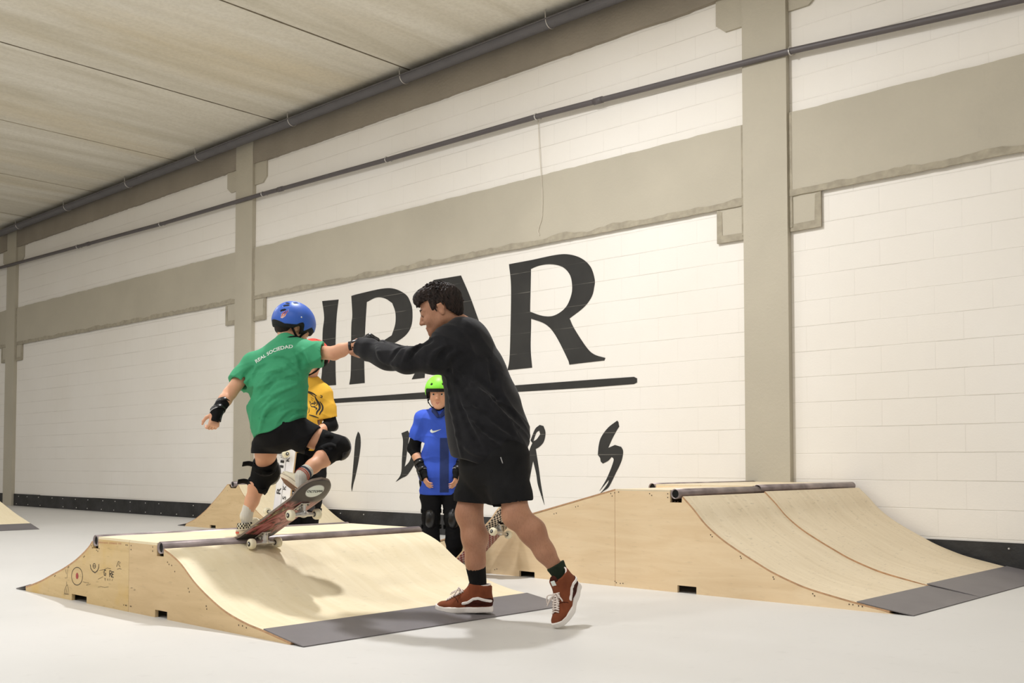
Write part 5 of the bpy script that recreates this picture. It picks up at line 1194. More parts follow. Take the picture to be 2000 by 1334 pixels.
def deck_text(deck, txt, size, u, v, ang, m, name='deck_letters', arch=0.0, flip=1):
    R_ = nrm((math.cos(ang), math.sin(ang), 0)); U_ = nrm(np.cross(R_, (0, 0, 1))) ; U_ = np.cross((0, 0, -1.0), R_)
    return project_text(name, txt, size, (u, v, -0.05), R_, U_, m, deck, deck, arch, 0.0030, 0.0004, 0.4)

PB = math.radians(25); GB = np.array([math.cos(PB), 0, math.sin(PB)]); GN = np.array([-math.sin(PB), 0, math.cos(PB)])
gc = np.array([-4.552, 3.035, .339]) + GB * 0.185 + GN * 0.052
gb_root, gb_deck = skateboard('red and black skateboard tipped up on the low ramp coping under the child in green', gc, GB, GN, 0.78, 0.198, 0.37, 'red', 0.05)
# oval sticker with small lettering on the raised nose
st = bmesh.new(); vs = []
tm = gb_deck.data; bv = BVHTree.FromPolygons([v.co for v in tm.vertices], [p.vertices[:] for p in tm.polygons])
def dk(u, v, off): h_ = bv.ray_cast(Vector((u, v, -0.2)), Vector((0, 0, 1)), 1); return (h_[0] + Vector((0, 0, -off))) if h_[0] else Vector((u, v, 0))
def dk_disc(cx, cy, ru, rv, m, name, off, ring=False):
    bm = bmesh.new(); c = bm.verts.new(dk(cx, cy, off)); R1 = [bm.verts.new(dk(cx + ru * .5 * math.cos(a), cy + rv * .5 * math.sin(a), off)) for a in [2 * math.pi * k / 28 for k in range(28)]]; R2 = [bm.verts.new(dk(cx + ru * math.cos(a), cy + rv * math.sin(a), off)) for a in [2 * math.pi * k / 28 for k in range(28)]]
    for k in range(28):
        bm.faces.new((c, R1[(k + 1) % 28], R1[k])); bm.faces.new((R1[k], R1[(k + 1) % 28], R2[(k + 1) % 28], R2[k]))
    return obj(name, bm, m, gb_deck, recalc=False)
dk_disc(0.315, 0.0, 0.042, 0.052, M['reflect'], 'sticker_rim', 0.0010); dk_disc(0.315, 0.0, 0.039, 0.049, M['print_white'], 'oval_sticker', 0.0016)
deck_text(gb_deck, 'OCTOPIA', 0.021, 0.315, 0.0, math.pi / 2, M['print_black'], 'sticker_letters')

# ================================================================== protective gear and children
def helmet(root, c, fwd, up, s, m_shell, trim=None, vents='holes', fit=1.0, extra=()):
    F_, U_, S_ = frame(fwd, up); R = np.array([F_, S_, U_]); P = lambda a, b, e: np.array(c) + (F_ * a + S_ * b + U_ * e) * s
    lo, hi = bounds([P(0, 0, 0.04)], 0.155 * s)
    def shell(a_, inner, lowcut, h):
        f = Field(lo, hi, h); f.ell(P(-0.012, 0, 0.036), np.array((0.126, 0.108, 0.108)) * s * a_, 0, R=R); f.ell(P(-0.03, 0, 0.01), np.array((0.106, 0.101, 0.10)) * s * a_, 0.03, R=R)
        f.ell(P(-0.012, 0, 0.03), np.array((0.126, 0.108, 0.108)) * s * a_ - inner, 0, 'sub', R=R)
        def ct(D, x, y, z):
            q = [x - c[0], y - c[1], z - c[2]]; a = (q[0] * F_[0] + q[1] * F_[1] + q[2] * F_[2]) / s; e = (q[0] * U_[0] + q[1] * U_[1] + q[2] * U_[2]) / s
            g = 0.042 + 0 * a                                     # brow line
            g = np.where(a < 0.055, 0.042 - np.clip((0.055 - a) / 0.03, 0, 1) * 0.047, g)   # dips in front of the ear
            g = np.where(a < 0.02, -0.005 + np.sin(np.clip((0.02 - a) / 0.055, 0, 1) * math.pi) * 0.032, g)
            g = np.where(a < -0.035, -0.005 - np.clip((-0.035 - a) / 0.05, 0, 1) * 0.03, g)
            return np.maximum(D, (g + lowcut - e) * s * 0.85)
        f.where(ct); return f
    f = shell(1.0 * fit, 0.007, 0.0, 0.0032)
    for (a0_, a1_, r0_, r1_) in extra:
        q0_ = f.surf(a0_, a1_)
        if q0_ is not None: f.cone(q0_ - (r0_, .0, r1_), q0_ + (r0_, .0, r1_), 0.0062, 0.0062, 0, 'sub'); f.cone(q0_ - (r0_, -.014, r1_), q0_ + (r0_, .014, r1_), 0.0062, 0.0062, 0, 'sub')
    if vents == 'holes':
        for b in (-0.045, 0.0, 0.045):
            for a in (-0.085, 0.0, 0.07): f.box(P(a, b, 0.13), (0.0125 * s, 0.0065 * s, 0.06 * s), 0.004, 0, 'sub', R=R)
        for b in (-0.03, 0.03): f.box(P(0.115, b, 0.07), (0.05 * s, 0.012 * s, 0.006 * s), 0.003, 0, 'sub', R=R); f.box(P(-0.12, b, 0.08), (0.05 * s, 0.012 * s, 0.006 * s), 0.003, 0, 'sub', R=R)
    else:
        for b in (-0.04, 0.04):
            f.cone(P(0.06, b, 0.06), P(0.16, b * 1.1, 0.10), 0.0085 * s, 0.0085 * s, 0, 'sub'); f.cone(P(0, b, 0.1), P(0, b * 1.4, 0.2), 0.0085 * s, 0.0085 * s, 0, 'sub')
    hm = fmesh('helmet', f, m_shell, root)
    fmesh('foam_liner', shell(0.975 * fit, 0.018, -0.024, 0.0034), M['foam'], hm)
    for e in (1, -1):
        sd = lambda p: S_ * e
        ribbon('chin_strap', [P(0.045, 0.086 * e, 0.01), P(0.03, 0.084 * e, -0.035), P(0.045, 0.055 * e, -0.083), P(0.06, 0.0, -0.112)], 0.014 * s, 0.003, M['pad'], hm, lambda p: p - P(0, 0, -0.03))
        ribbon('side_strap', [P(-0.055, 0.082 * e, -0.02), P(-0.01, 0.087 * e, -0.045), P(0.035, 0.078 * e, -0.06)], 0.012 * s, 0.003, M['pad'], hm, lambda p: p - P(0, 0, -0.03))
        bm = bmesh.new(); bmesh.ops.create_uvsphere(bm, u_segments=10, v_segments=6, radius=0.0058 * s); bmesh.ops.translate(bm, verts=bm.verts, vec=Vector(P(-0.035, 0.1065 * e * fit, 0.045))); obj('rivet', bm, M['silver'], hm, True)
    return hm, P, R
def child_leg(f, h_, k_, a_, back, s, g=1.0):
    bk = nrm(back); f.chain([h_, h_ + (k_ - h_) * .5, k_], [0.055 * g, 0.056 * g, 0.046 * g], 0.02)
    f.chain([k_, k_ + (a_ - k_) * .32 + bk * .010, k_ + (a_ - k_) * .65 + bk * .003, a_], [0.043 * g, 0.0455 * g, 0.036 * g, 0.029 * g], 0.02)
def knee_pad(root, h_, k_, a_, fwd, s, name='knee_pad', cap=True, straps=True):
    F_ = nrm(fwd); up = nrm(h_ - k_); dn = nrm(a_ - k_); f = Field(*bounds([k_ + up * .1, k_ + dn * .1, k_ + F_ * .1], 0.09), 0.0034)
    f.chain([k_ + up * .065 * s, k_, k_ + dn * .075 * s], [.060 * s, .058 * s, .052 * s], 0.02); f.ell(k_ + F_ * .022 * s, (.056 * s,) * 3, .02)
    f.cut(k_ + up * .075 * s - F_ * .01, up * 1.0 - F_ * .35, .12); f.cut(k_ + dn * .085 * s - F_ * .01, dn * 1.0 - F_ * .35, .12)
    f.displace(folds(4, [up, nrm(np.cross(up, F_))], .002, 60), .02); pd = fmesh(name, f, M['pad'], root)
    if cap:
        f = Field(*bounds([k_ + F_ * .05], .09), 0.003); R = np.array([F_, nrm(np.cross(up - dn, F_)), nrm(up - dn)]); f.ell(k_ + F_ * .032 * s, np.array((.05, .043, .068)) * s, 0, R=R); f.cut(k_ + F_ * .030 * s, -F_, .12)
        fmesh('knee_cap', f, M['shell'], pd)
    if straps:
        sd = nrm(np.cross(up, F_))
        for o in (up * .045 * s, dn * .055 * s):
            c = k_ + o; ribbon('strap', [c + F_ * .03 + sd * .054 * s, c + sd * .060 * s - F_ * .01, c - F_ * .056 * s, c - sd * .060 * s - F_ * .01, c + F_ * .03 - sd * .054 * s], .026 * s, .004, M['pad'], pd, lambda p: p - c)
            ribbon('strap_end', [c - F_ * .05 * s, c - F_ * .075 * s + sd * .012, c - F_ * .105 * s + sd * .006], .028 * s, .004, M['pad'], pd, sd)
    return pd
def wrist_guard(root, e_, w_, hd, pn, s):
    ax = nrm(w_ - e_); L = .105 * s; a = w_ - ax * L; f = Field(*bounds([a, w_ + np.array(hd) * .1], .06), .003)
    f.cone(a, w_, .037 * s, .033 * s, .01); f.cone(w_, w_ + nrm(hd) * .05 * s, .033 * s, .036 * s, .01, flat=(nrm(pn), .62)); f.cut(a, -ax, .08); f.cut(w_ + nrm(hd) * .055 * s, nrm(hd), .08)
    g = fmesh('wrist_guard', f, M['pad'], root)
    f = Field(*bounds([a, w_ + np.array(hd) * .1, w_ - nrm(pn) * .04], .05), .0028); n_ = -nrm(pn)
    f.chain([a + ax * .015 + n_ * .028 * s, w_ + n_ * .034 * s, w_ + nrm(hd) * .05 * s + n_ * .030 * s], [.014 * s] * 3, .01, flat=(n_, .5)); fmesh('splint', f, M['shell'], g)
    for t in (.25, .8):
        c = a + (w_ - a) * t; u = nrm(pn); v = nrm(np.cross(ax, u)); r_ = .0375 * s; ribbon('strap', [c + (u * math.cos(q) + v * math.sin(q)) * r_ for q in np.linspace(0, 2 * math.pi, 13)], .024 * s, .003, M['shell'], g, lambda p: p - c)
    c = w_ - ax * .008; u = nrm(pn); v = nrm(np.cross(ax, u)); ribbon('edge_piping', [c + (u * math.cos(q) + v * math.sin(q)) * .0385 * s for q in np.linspace(-1.6, 1.6, 9)], .004, .002, M['reflect'], g, lambda p: p - c)
    return g
def elbow_pad(root, s_, e_, w_, s=1.0):
    up = nrm(s_ - e_); dn = nrm(w_ - e_); F_ = -nrm(up + dn) if np.linalg.norm(up + dn) > .2 else nrm(np.cross(up, (0, 1, 0))); f = Field(*bounds([e_ + up * .08, e_ + dn * .08], .07), .0034)
    f.chain([e_ + up * .06 * s, e_, e_ + dn * .06 * s], [.045 * s, .043 * s, .038 * s], .015); f.cut(e_ + up * .065 * s, up, .07); f.cut(e_ + dn * .065 * s, dn, .07)
    pd = fmesh('elbow_pad', f, M['pad'], root); f = Field(*bounds([e_], .09), .003); f.ell(e_ + F_ * .022 * s, (.036 * s,) * 3, 0); f.cut(e_ + F_ * .028 * s, -F_, .08); fmesh('elbow_cap', f, M['shell'], pd); return pd
def slip_on(root, origin, toe, up, L, sole_m, check=True, m_up=None, laces=False):
    f, sole, xs0 = shoe_fields(L, False, 0.084 * L / .22 * .95); xf = xform(origin, toe, up); A = xf[0]
    sh = fmesh('shoe', f, m_up or M['canvas'], root, xf); so = fmesh('sole', sole, sole_m, sh, xf)
    ln = Field(f.lo, f.lo + f.h * (f.n - 1), f.h); ln.D = (sole.D + 0.0).copy()
    g = decal(sole, lambda x, y, z: np.abs(z - 0.022) - .0016 + 0 * x + 0 * y, .0025, (xs0 - .02, -.06, .0), (xs0 + L + .01, .06, .05), .0014); fmesh('foxing_line', g, M['print_black'], sh, xf)
    g = decal(sole, lambda x, y, z: (z - 0.0045) + 0 * x + 0 * y, .003, (xs0 - .02, -.06, -.01), (xs0 + L + .01, .06, .03), .0012); fmesh('outsole', g, M['gum'], sh, xf)
    if check:
        def ck(x, y, z):
            a = np.arctan2(y, x - (xs0 + .05)); n_ = 14; u = a * n_ / math.pi; v = (z - .031) / .0105; par = (np.floor(u) + np.floor(v)) % 2
            return np.where((par > .5) & (x < xs0 + .075) & (z > .031) & (z < .063), -.001, .003)
        g = decal(f, ck, .0022, (xs0 - .02, -.06, .025), (xs0 + .1, .06, .075), .0016); fmesh('heel_checks', g, M['print_black'], sh, xf)
        def ck2(x, y, z):
            par = (np.floor(y / .0105 + .5) + np.floor((x + .5) / .0105)) % 2; return np.where((par > .5) & (x > xs0 + .135) & (x < xs0 + .18) & (np.abs(y) < .028), -.001, .003) + 0 * z
        g = decal(f, ck2, .0022, (xs0 + .12, -.04, .03), (xs0 + .19, .04, .085), .0016); fmesh('vamp_checks', g, M['print_black'], sh, xf)
        g = decal(sole, lambda x, y, z: np.maximum(np.maximum(np.abs(y) - .014, np.abs(z - .013) - .006), x - xs0 - .02), .0022, (xs0 - .02, -.03, .0), (xs0 + .03, .03, .03), .0022); fmesh('heel_tag', g, M['stripe_red'], sh, xf)
    return sh
def clear_text_dir(p): return p

# ------------------------------------------------------------------ the child in green dropping in
g = Fig('person', 'child in a green t-shirt, black shorts and blue helmet riding a tipped-up skateboard', person_base(545, 1150, 5.35)); gp = g.P
shL, elL, wrL = gp(484, 722, 5.42), gp(449, 768, 5.33), gp(422, 806, 5.24)
shR, elR, wrR = gp(612, 688, 5.38), gp(652, 690, 5.26), gp(689, 675, 5.24)
hpL, knL, anL = gp(522, 848, 5.45), gp(516, 922, 5.62), gp(481, 1008, 5.60)
hpR, knR, anR = gp(572, 836, 5.38), gp(653, 874, 5.40), gp(588, 930, 5.20)
pel, wst, che, nkb = gp(545, 835, 5.41), gp(540, 775, 5.40), gp(545, 715, 5.40), gp(562, 668, 5.42)
hc = gp(573, 640, 5.47); hf = nrm((0.62, 0.55, -0.52)); hu = nrm((0.42, 0.22, 0.85))
lo, hi = bounds([gp(400, 850, 5.2), gp(720, 640, 5.2), gp(575, 585, 5.5), gp(480, 1060, 5.65), gp(700, 640, 5.5)], 0.12)
f = Field(lo, hi, 0.0042); f.chain([pel, wst, che], [.08, .08, .08], .04); f.cone(shL, shR, .033, .033, .03); f.cone(che, nkb, .06, .044, .03)
f.chain([shL, elL], [.038, .034], .02); f.chain([elL, elL + (wrL - elL) * .35, wrL], [.034, .034, .023], .01); f.chain([shR, elR], [.037, .035], .02); f.chain([elR, elR + (wrR - elR) * .4, wrR], [.036, .035, .022], .01)
child_leg(f, hpL, knL, anL, (-.6, -.7, 0), 1.0, .98); child_leg(f, hpR, knR, anR, (-.2, -.3, -.6), 1.0, .98)
head(f, hc, hf, hu, .90, True, nkb, .044); PG, RG = head(Field((0, 0, 0), (.02, .02, .02), .01), hc, hf, hu, .90, True)
dl = nrm(gp(417, 832, 5.22) - wrL); hand(f, wrL, dl, (-0.55, .6, -.2), -1, .78, (1.1, 1.2, .8), .05, .9, .5)
dr = nrm(gp(712, 664, 5.27) - wrR); hand(f, wrR, dr, (0.1, .5, -.8), -1, .74, (.4, .6, .4), .05, .7, .4)
gbody = fmesh('body', f, M['skin_kid'], g.root); face_bits(PG, RG, .90, g.root, M['iris'], M['brow'], M['lip'], body=gbody)
f = Field(*bounds([PG(0, 0, 0)], .13), .0034); f.ell(PG(-.014, 0, .04), (.094, .077, .08), 0, R=RG); f.ell(PG(-.05, 0, -.02), (.052, .062, .062), .02, R=RG)
def hc2(D, x, y, z):
    q = [x - hc[0], y - hc[1], z - hc[2]]; a = q[0] * RG[0][0] + q[1] * RG[0][1] + q[2] * RG[0][2]; e = q[0] * RG[2][0] + q[1] * RG[2][1] + q[2] * RG[2][2]
    return np.maximum(D, np.where(a > .035, .05 - e, np.where(a > .012, -.018 - e, np.where(a > -.035, .022 - e, -.072 - e))))
f.where(hc2); fmesh('hair', f, M['hair'], g.root)
hm, HP, HR = helmet(g.root, hc, hf, hu, .93, M['blue_helmet'], extra=[(gp(px, py, 5.0), gp(px, py, 5.9), .011, .001) for px, py in ((559, 597), (553, 606))])
# red and white sticker patch at the back left of the helmet
def on_head(u, v): return gp(u, v, 5.2)
patch = [(534, 612), (536, 604), (541, 597), (549, 594), (550, 599), (546, 604), (544, 609), (538, 613)]
project_polys('helmet_sticker', [patch], on_head, (0, -1, 0), M['sticker_pink'], hm, hm, .001, .7)
project_polys('sticker_mark', stroke_quads([(536, 610), (539, 603), (544, 598)], .9) + stroke_quads([(540, 609), (544, 604), (548, 597)], .8), on_head, (0, -1, 0), M['stripe_red'], hm, hm, .0022, .7)
# green t-shirt
lo, hi = bounds([gp(440, 700, 5.4), gp(650, 650, 5.4), gp(500, 865, 5.4), gp(545, 750, 5.6), gp(545, 750, 5.2)], .09)
f = Field(lo, hi, .0042)
f.chain([gp(551, 705, 5.40), gp(543, 755, 5.40), gp(541, 800, 5.41), gp(546, 838, 5.42)], [.108, .128, .132, .136], .05); f.chain([gp(520, 725, 5.41), gp(527, 790, 5.41), gp(532, 828, 5.43)], [.085, .095, .10], .05); f.chain([gp(572, 715, 5.38), gp(562, 770, 5.38), gp(562, 806, 5.38)], [.085, .085, .09], .05)
f.cone(gp(500, 712, 5.41), gp(592, 690, 5.39), .070, .074, .05); f.cone(gp(556, 690, 5.40), nkb, .085, .056, .05)
f.chain([gp(495, 715, 5.42), gp(474, 738, 5.39), gp(455, 762, 5.35)], [.066, .060, .062], .03); f.cut(gp(464, 750, 5.37), gp(449, 768, 5.33) - gp(476, 735, 5.39), .12); f.cone(gp(478, 735, 5.39), gp(445, 775, 5.32), .040, .052, .004, 'sub')
f.chain([gp(592, 694, 5.39), gp(618, 692, 5.34), gp(645, 692, 5.28)], [.076, .064, .060], .03); f.cut(gp(631, 691, 5.32), (1, .05, -.05), .13); f.cone(gp(612, 690, 5.36), gp(655, 690, 5.25), .038, .052, .004, 'sub')
for pts, r_, op in (([(500, 762), (530, 730), (566, 716)], .009, 'add'), ([(503, 780), (540, 742), (585, 738)], .009, 'sub'), ([(506, 800), (545, 765), (588, 752)], .009, 'add'), ([(508, 820), (550, 798), (594, 784)], .009, 'sub'), ([(530, 812), (562, 792), (594, 790)], .009, 'add'), ([(545, 828), (570, 808), (596, 803)], .009, 'sub'), ([(560, 825), (580, 812), (597, 810)], .007, 'add'),
                   ([(508, 845), (520, 800), (550, 775)], .008, 'add'), ([(590, 722), (588, 700), (575, 684)], .010, 'sub'), ([(605, 712), (600, 695), (590, 680)], .007, 'add'), ([(492, 742), (500, 725), (520, 712)], .009, 'sub'), ([(515, 735), (535, 722), (560, 728)], .007, 'add'), ([(475, 748), (482, 730), (495, 716)], .007, 'sub'), ([(540, 700), (560, 705), (585, 730)], .007, 'sub')):
    f.crease(gp, pts, r_, op, 4.9, 5.7, .014)
f.displace(folds(12, [nrm((.55, .1, -.8)), nrm((.4, .3, -.9))], .0035, 46, .8))
hp_ = gp(548, 838, 5.41); hn_ = nrm((-.32, 0, -1) if False else (0.28, 0, -1)); hn_ = nrm((.26, 0, -1))
def hem2(D, x, y, z): return np.maximum(D, (x - hp_[0]) * (.30) * 1.0 * .95 * 0 + ((hp_[2] + (x - hp_[0]) * .36 + .006 * np.sin(x * 40)) - z) * .93)
f.where(hem2); f.cone(gp(545, 870, 5.41), gp(545, 825, 5.41), .105, .10, .006, 'sub'); f.cone(nkb - (nkb - che) * .15, hc, .046, .062, .005, 'sub')
gts = fmesh('tshirt', f, M['green'], g.root)
tr_ = nrm(gp(565, 674, 5.28) - gp(500, 700, 5.28)); tu_ = nrm(np.cross(tr_, (0, -1, 0))) * 1; tu_ = nrm(np.array([-tr_[2], 0.25, tr_[0]]))
project_text('back_print', 'REAL SOCIEDAD', 0.0285, gp(507, 660, 5.1), tr_, tu_, M['print_white'], gts, gts, 1.6, .0015, .0006, .4)
tube_obj('collar_rib', [nkb + np.array((math.cos(t) * .055, math.sin(t) * .055, .012 + math.cos(t) * .012)) for t in np.linspace(0, 2 * math.pi, 15)], .0075, M['pad'], gts, 8, 3)
# black shorts
lo, hi = bounds([gp(490, 900, 5.4), gp(640, 820, 5.4), gp(560, 820, 5.6), gp(560, 820, 5.2)], .09); f = Field(lo, hi, .0042)
f.cone(gp(545, 820, 5.42), gp(545, 842, 5.41), .108, .112, .03); f.chain([gp(530, 845, 5.43), gp(520, 880, 5.49), gp(518, 905, 5.53)], [.090, .074, .072], .03); f.chain([gp(562, 835, 5.38), gp(598, 855, 5.38), gp(630, 868, 5.39)], [.098, .080, .074], .03)
f.displace(folds(15, [nrm((1, 0, .2)), nrm((.3, .5, -.8))], .003, 44)); f.cut(gp(518, 886, 5.5), (-.02, .0, -1), .11); cn_ = nrm(gp(640, 880, 5.39) - gp(575, 838, 5.38)); f.cut(gp(609, 862, 5.38), nrm((.86, 0, -.50)), .115)
f.cone(gp(520, 865, 5.47), gp(516, 915, 5.58), .060, .068, .004, 'sub'); f.cone(gp(585, 848, 5.38), gp(645, 878, 5.40), .058, .070, .004, 'sub'); fmesh('shorts', f, M['shorts_kid'], g.root)
knee_pad(g.root, hpL, knL, anL, (.85, .45, .0), 1.12); knee_pad(g.root, hpR, knR, anR, (.85, .35, -.1), 1.1)
wrist_guard(g.root, elL, wrL, dl, (-0.75, -.4, -.2), .92); gR = wrist_guard(g.root, elR, wrR, dr, (.1, .5, -.8), .62)
f = Field(*bounds([gp(700, 672, 5.27), gp(745, 650, 5.3)], .06), .003); f.chain([gp(704, 668, 5.27), gp(722, 660, 5.26), gp(735, 666, 5.27)], [.018, .022, .02], .01); fmesh('palm_splint', f, M['shell'], gR)
# socks and checked slip-on shoes
sock('sock', anL + (knL - anL) * .17 + (0, 0, .012), anL, .0335, .0315, M['white_sock'], g.root, .0032, .0008, ext=anL + (.005, .01, -.07))
sR = sock('sock', anR + (knR - anR) * .20, anR + (knR - anR) * .02, .037, .032, M['white_sock'], g.root, .0032, .0008, ext=anR + (-.005, .0, -.05))
axr = nrm(knR - anR)
for t, m_, wd in ((.115, 'stripe_navy', .010), (.06, 'stripe_red', .006), (.02, 'stripe_red', .004)):
    c = anR + (knR - anR) * t; u = nrm(np.cross(axr, (0, 1, 0))); v = np.cross(axr, u); ribbon('sock_stripe', [c + (u * math.cos(q) + v * math.sin(q)) * .0372 for q in np.linspace(0, 2 * math.pi, 17)], wd, .0012, M[m_], sR, lambda p, c=c: p - c)
toeL = nrm((.62, .78, .05)); slip_on(g.root, gp(481, 1043, 5.60), toeL, (-.05, 0, 1), .225, M['sole_cream'])
toeR = nrm((-.76, .32, .46)); slip_on(g.root, gp(591, 966, 5.20), toeR, (.25, .45, .86), .225, M['sole_cream'])

A3 = lambda *v: np.array(v, float)
# ---- standing children
def kid_standing(label, px, d, top_m, z_off, J, hfwd, hup, hs, helm, vent, scl, blk=1.0, legw=1.0):
    k = Fig('person', label, person_base(px, 1100, d)); k.root.scale = (scl, scl, scl); K = lambda x, z, y=0.0: np.array([x, y, z])
    # J : dict of joints in the child's own frame (x right in the picture, y away, z up)
    lo, hi = bounds([K(-.42, 0, -.3), K(.42, J['top'], .25)], .02); f = Field(lo, hi, .0048)
    f.chain([J['pel'], J['wst'], J['che']], [.08, .08, .08], .04); f.cone(J['sh'][0], J['sh'][1], .034, .034, .03); f.cone(J['che'], J['nk'], .06, .043, .03)
    for i in (0, 1):
        s_, e_, w_ = J['sh'][i], J['el'][i], J['wr'][i]; f.chain([s_, e_], [.038, .033], .02); f.chain([e_, e_ + (w_ - e_) * .35, w_], [.033, .032, .022], .01)
        hand(f, w_, J['hd'][i], J['pn'][i], J['ts'][i], .78, J['curl'][i], .08, .8, .4)
        child_leg(f, J['hp'][i], J['kn'][i], J['an'][i], (0, 1, 0), 1.0, .95)
    head(f, J['hc'], hfwd, hup, hs, True, J['nk'], .043); P_, R_ = head(Field((0, 0, 0), (.02, .02, .02), .01), J['hc'], hfwd, hup, hs, True)
    b = fmesh('body', f, M['skin_kid'], k.root); face_bits(P_, R_, hs, k.root, M['iris'], M['brow'], M['lip'], body=b)
    f = Field(*bounds([P_(0, 0, 0)], .13), .0038); f.ell(P_(-.014, 0, .04), (.095, .078, .081), 0, R=R_); f.ell(P_(-.045, 0, -.02), (.05, .066, .055), .02, R=R_); hc_ = J['hc']
    def cc_(D, x, y, z):
        q = [x - hc_[0], y - hc_[1], z - hc_[2]]; a = q[0] * R_[0][0] + q[1] * R_[0][1] + q[2] * R_[0][2]; e = q[0] * R_[2][0] + q[1] * R_[2][1] + q[2] * R_[2][2]
        return np.maximum(D, np.where(a > .045, .046 - e, np.where(a > .012, -.012 - e, np.where(a > -.035, .022 - e, -.05 - e))))
    f.where(cc_); fmesh('hair', f, M['hair'], k.root)
    helmet(k.root, J['hc'], hfwd, hup, hs * 1.03, helm, vents=vent)
    # shirt
    f = Field(*bounds([K(-.36, J['hem'] - .05, -.25), K(.36, J['nk'][2] + .08, .25)], .02), .0046)
    for sx in (-1, 1): f.chain([J['che'] + (sx * .055 * blk, 0, .03), J['wst'] + (sx * .055 * blk, 0, 0), J['pel'] + (sx * .06 * blk, 0, -.02), A3(J['pel'][0] + sx * .062 * blk, 0, min(J['pel'][2] - .03, J['hem'] + .0))], [.098 * blk ** .5, .10 * blk ** .5, .108 * blk ** .5, .112 * blk ** .5], .05)
    f.cone(J['sh'][0] + (.02, 0, -.01), J['sh'][1] + (-.02, 0, -.01), .062, .062, .05); f.cone(J['che'] + (0, 0, .06), J['nk'], .08, .052, .05)
    for i in (0, 1):
        s_, e_ = J['sh'][i], J['el'][i]; t = J['slv']; f.chain([s_, s_ + (e_ - s_) * .5, s_ + (e_ - s_) * (t + .1)], [.062, .056, .056], .03); f.cut(s_ + (e_ - s_) * t, e_ - s_, .11); f.cone(s_ + (e_ - s_) * (t - .25), s_ + (e_ - s_) * (t + .2), .038, .048, .004, 'sub')
    f.displace(folds(int(px), [nrm((.5, 0, .9)), nrm((-.6, .2, .8))], .0035, 38, .9)); f.cut((J['pel'][0], 0, J['hem']), (0, 0, -1), .35); f.cone((J['pel'][0], J['pel'][1], J['hem'] - .03), (J['pel'][0], J['pel'][1], J['hem'] + .02), .088, .085, .006, 'sub'); f.cone(J['nk'] + (0, 0, -.005), J['hc'], .046, .06, .005, 'sub')
    shirt = fmesh('shirt', f, top_m, k.root)
    # trousers
    f = Field(*bounds([K(-.24, .02, -.22), K(.24, J['pel'][2] + .06, .22)], .02), .0048); f.cone(J['pel'] + (-.045, 0, .0), J['pel'] + (.045, 0, .0), .1, .1, .04)
    for i in (0, 1): f.chain([J['hp'][i], (J['hp'][i] + J['kn'][i]) / 2, J['kn'][i], (J['kn'][i] + J['an'][i]) / 2, J['an'][i]], [.088 * legw, .078 * legw, .064 * legw, .062 * legw, .052 * legw], .02)
    f.displace(folds(int(px) + 5, [nrm((.2, 0, 1)), nrm((.6, .3, .5))], .004, 40, .9)); f.cut((0, 0, J['an'][0][2] - .005), (0, 0, -1), .5)
    fmesh('trousers', f, M['trouser'], k.root)
    for i in (0, 1):
        knee_pad(k.root, J['hp'][i], J['kn'][i], J['an'][i], (0, -1, .0), 1.12, straps=True)
        elbow_pad(k.root, J['sh'][i], J['el'][i], J['wr'][i], 1.0); wrist_guard(k.root, J['el'][i], J['wr'][i], J['hd'][i], J['pn'][i], 1.0)
        so = J['an'][i].copy(); so[2] = J['foot'][i]; slip_on(k.root, so, nrm(J['toe'][i]), (0, -.0, 1), .225, M['sole_white'], False, M['shell'])
    return k, shirt, P_

bl = Fig.P
# blue shirt child
J = dict(top=1.5, pel=A3(0, 0, .74), wst=A3(0, 0, .90), che=A3(0, .01, 1.06), nk=A3(-.01, .0, 1.175), sh=(A3(-.135, 0, 1.115), A3(.135, 0, 1.115)), el=(A3(-.205, .02, .90), A3(.20, .0, .91)), wr=(A3(-.125, -.09, .725), A3(.115, -.10, .73)),
         hd=(A3(.28, -.35, -.85), A3(-.1, -.3, -.9)), pn=(A3(.8, .4, .2), A3(-.8, .3, .1)), ts=(-1, 1), curl=((.35, .5, .4), (.4, .5, .4)), hp=(A3(-.075, 0, .70), A3(.075, 0, .70)), kn=(A3(-.072, -.02, .40), A3(.088, -.04, .40)), an=(A3(-.075, .01, .075), A3(.095, .03, .075)),
         foot=(0.0, 0.0), toe=(A3(-.25, -1, 0), A3(.2, -1, 0)), hc=A3(-.012, -.02, 1.285), hem=.565, slv=.72)
kb, sb, PBk = kid_standing('child in a blue sports shirt, black trousers and lime green helmet standing behind the man', 862, 7.05, M['blue'], 0, J, (-.12, -1, -.08), (0, -.05, 1), .97, M['lime_helmet'], 'round', .95, .88)
bx = 0
def chest(x, z): return (x, -.5, z)
sw = [(-.078, 1.022), (-.072, 1.010), (-.06, 1.006), (-.04, 1.012), (.006, 1.034), (-.03, 1.024), (-.052, 1.021), (-.062, 1.024), (-.066, 1.034)]
project_polys('chest_mark', [sw], chest, (0, -1, 0), M['print_white'], sb, sb, .002)
def vbars(x0, x1, z0, z1, n=6, c=6): return [[(x0 + (x1 - x0) * j / c, z0 + (z1 - z0) * i / n), (x0 + (x1 - x0) * (j + 1) / c, z0 + (z1 - z0) * i / n), (x0 + (x1 - x0) * (j + 1) / c, z0 + (z1 - z0) * (i + 1) / n), (x0 + (x1 - x0) * j / c, z0 + (z1 - z0) * (i + 1) / n)] for i in range(n) for j in range(c)]
M['navy'] = cloth('navy_shirt_panel', srgb(44, 58, 108), 0.1, .7)
project_polys('dark_panel', vbars(-.005, .058, .585, .97, 40), chest, (0, -1, 0), M['navy'], sb, sb, .002)
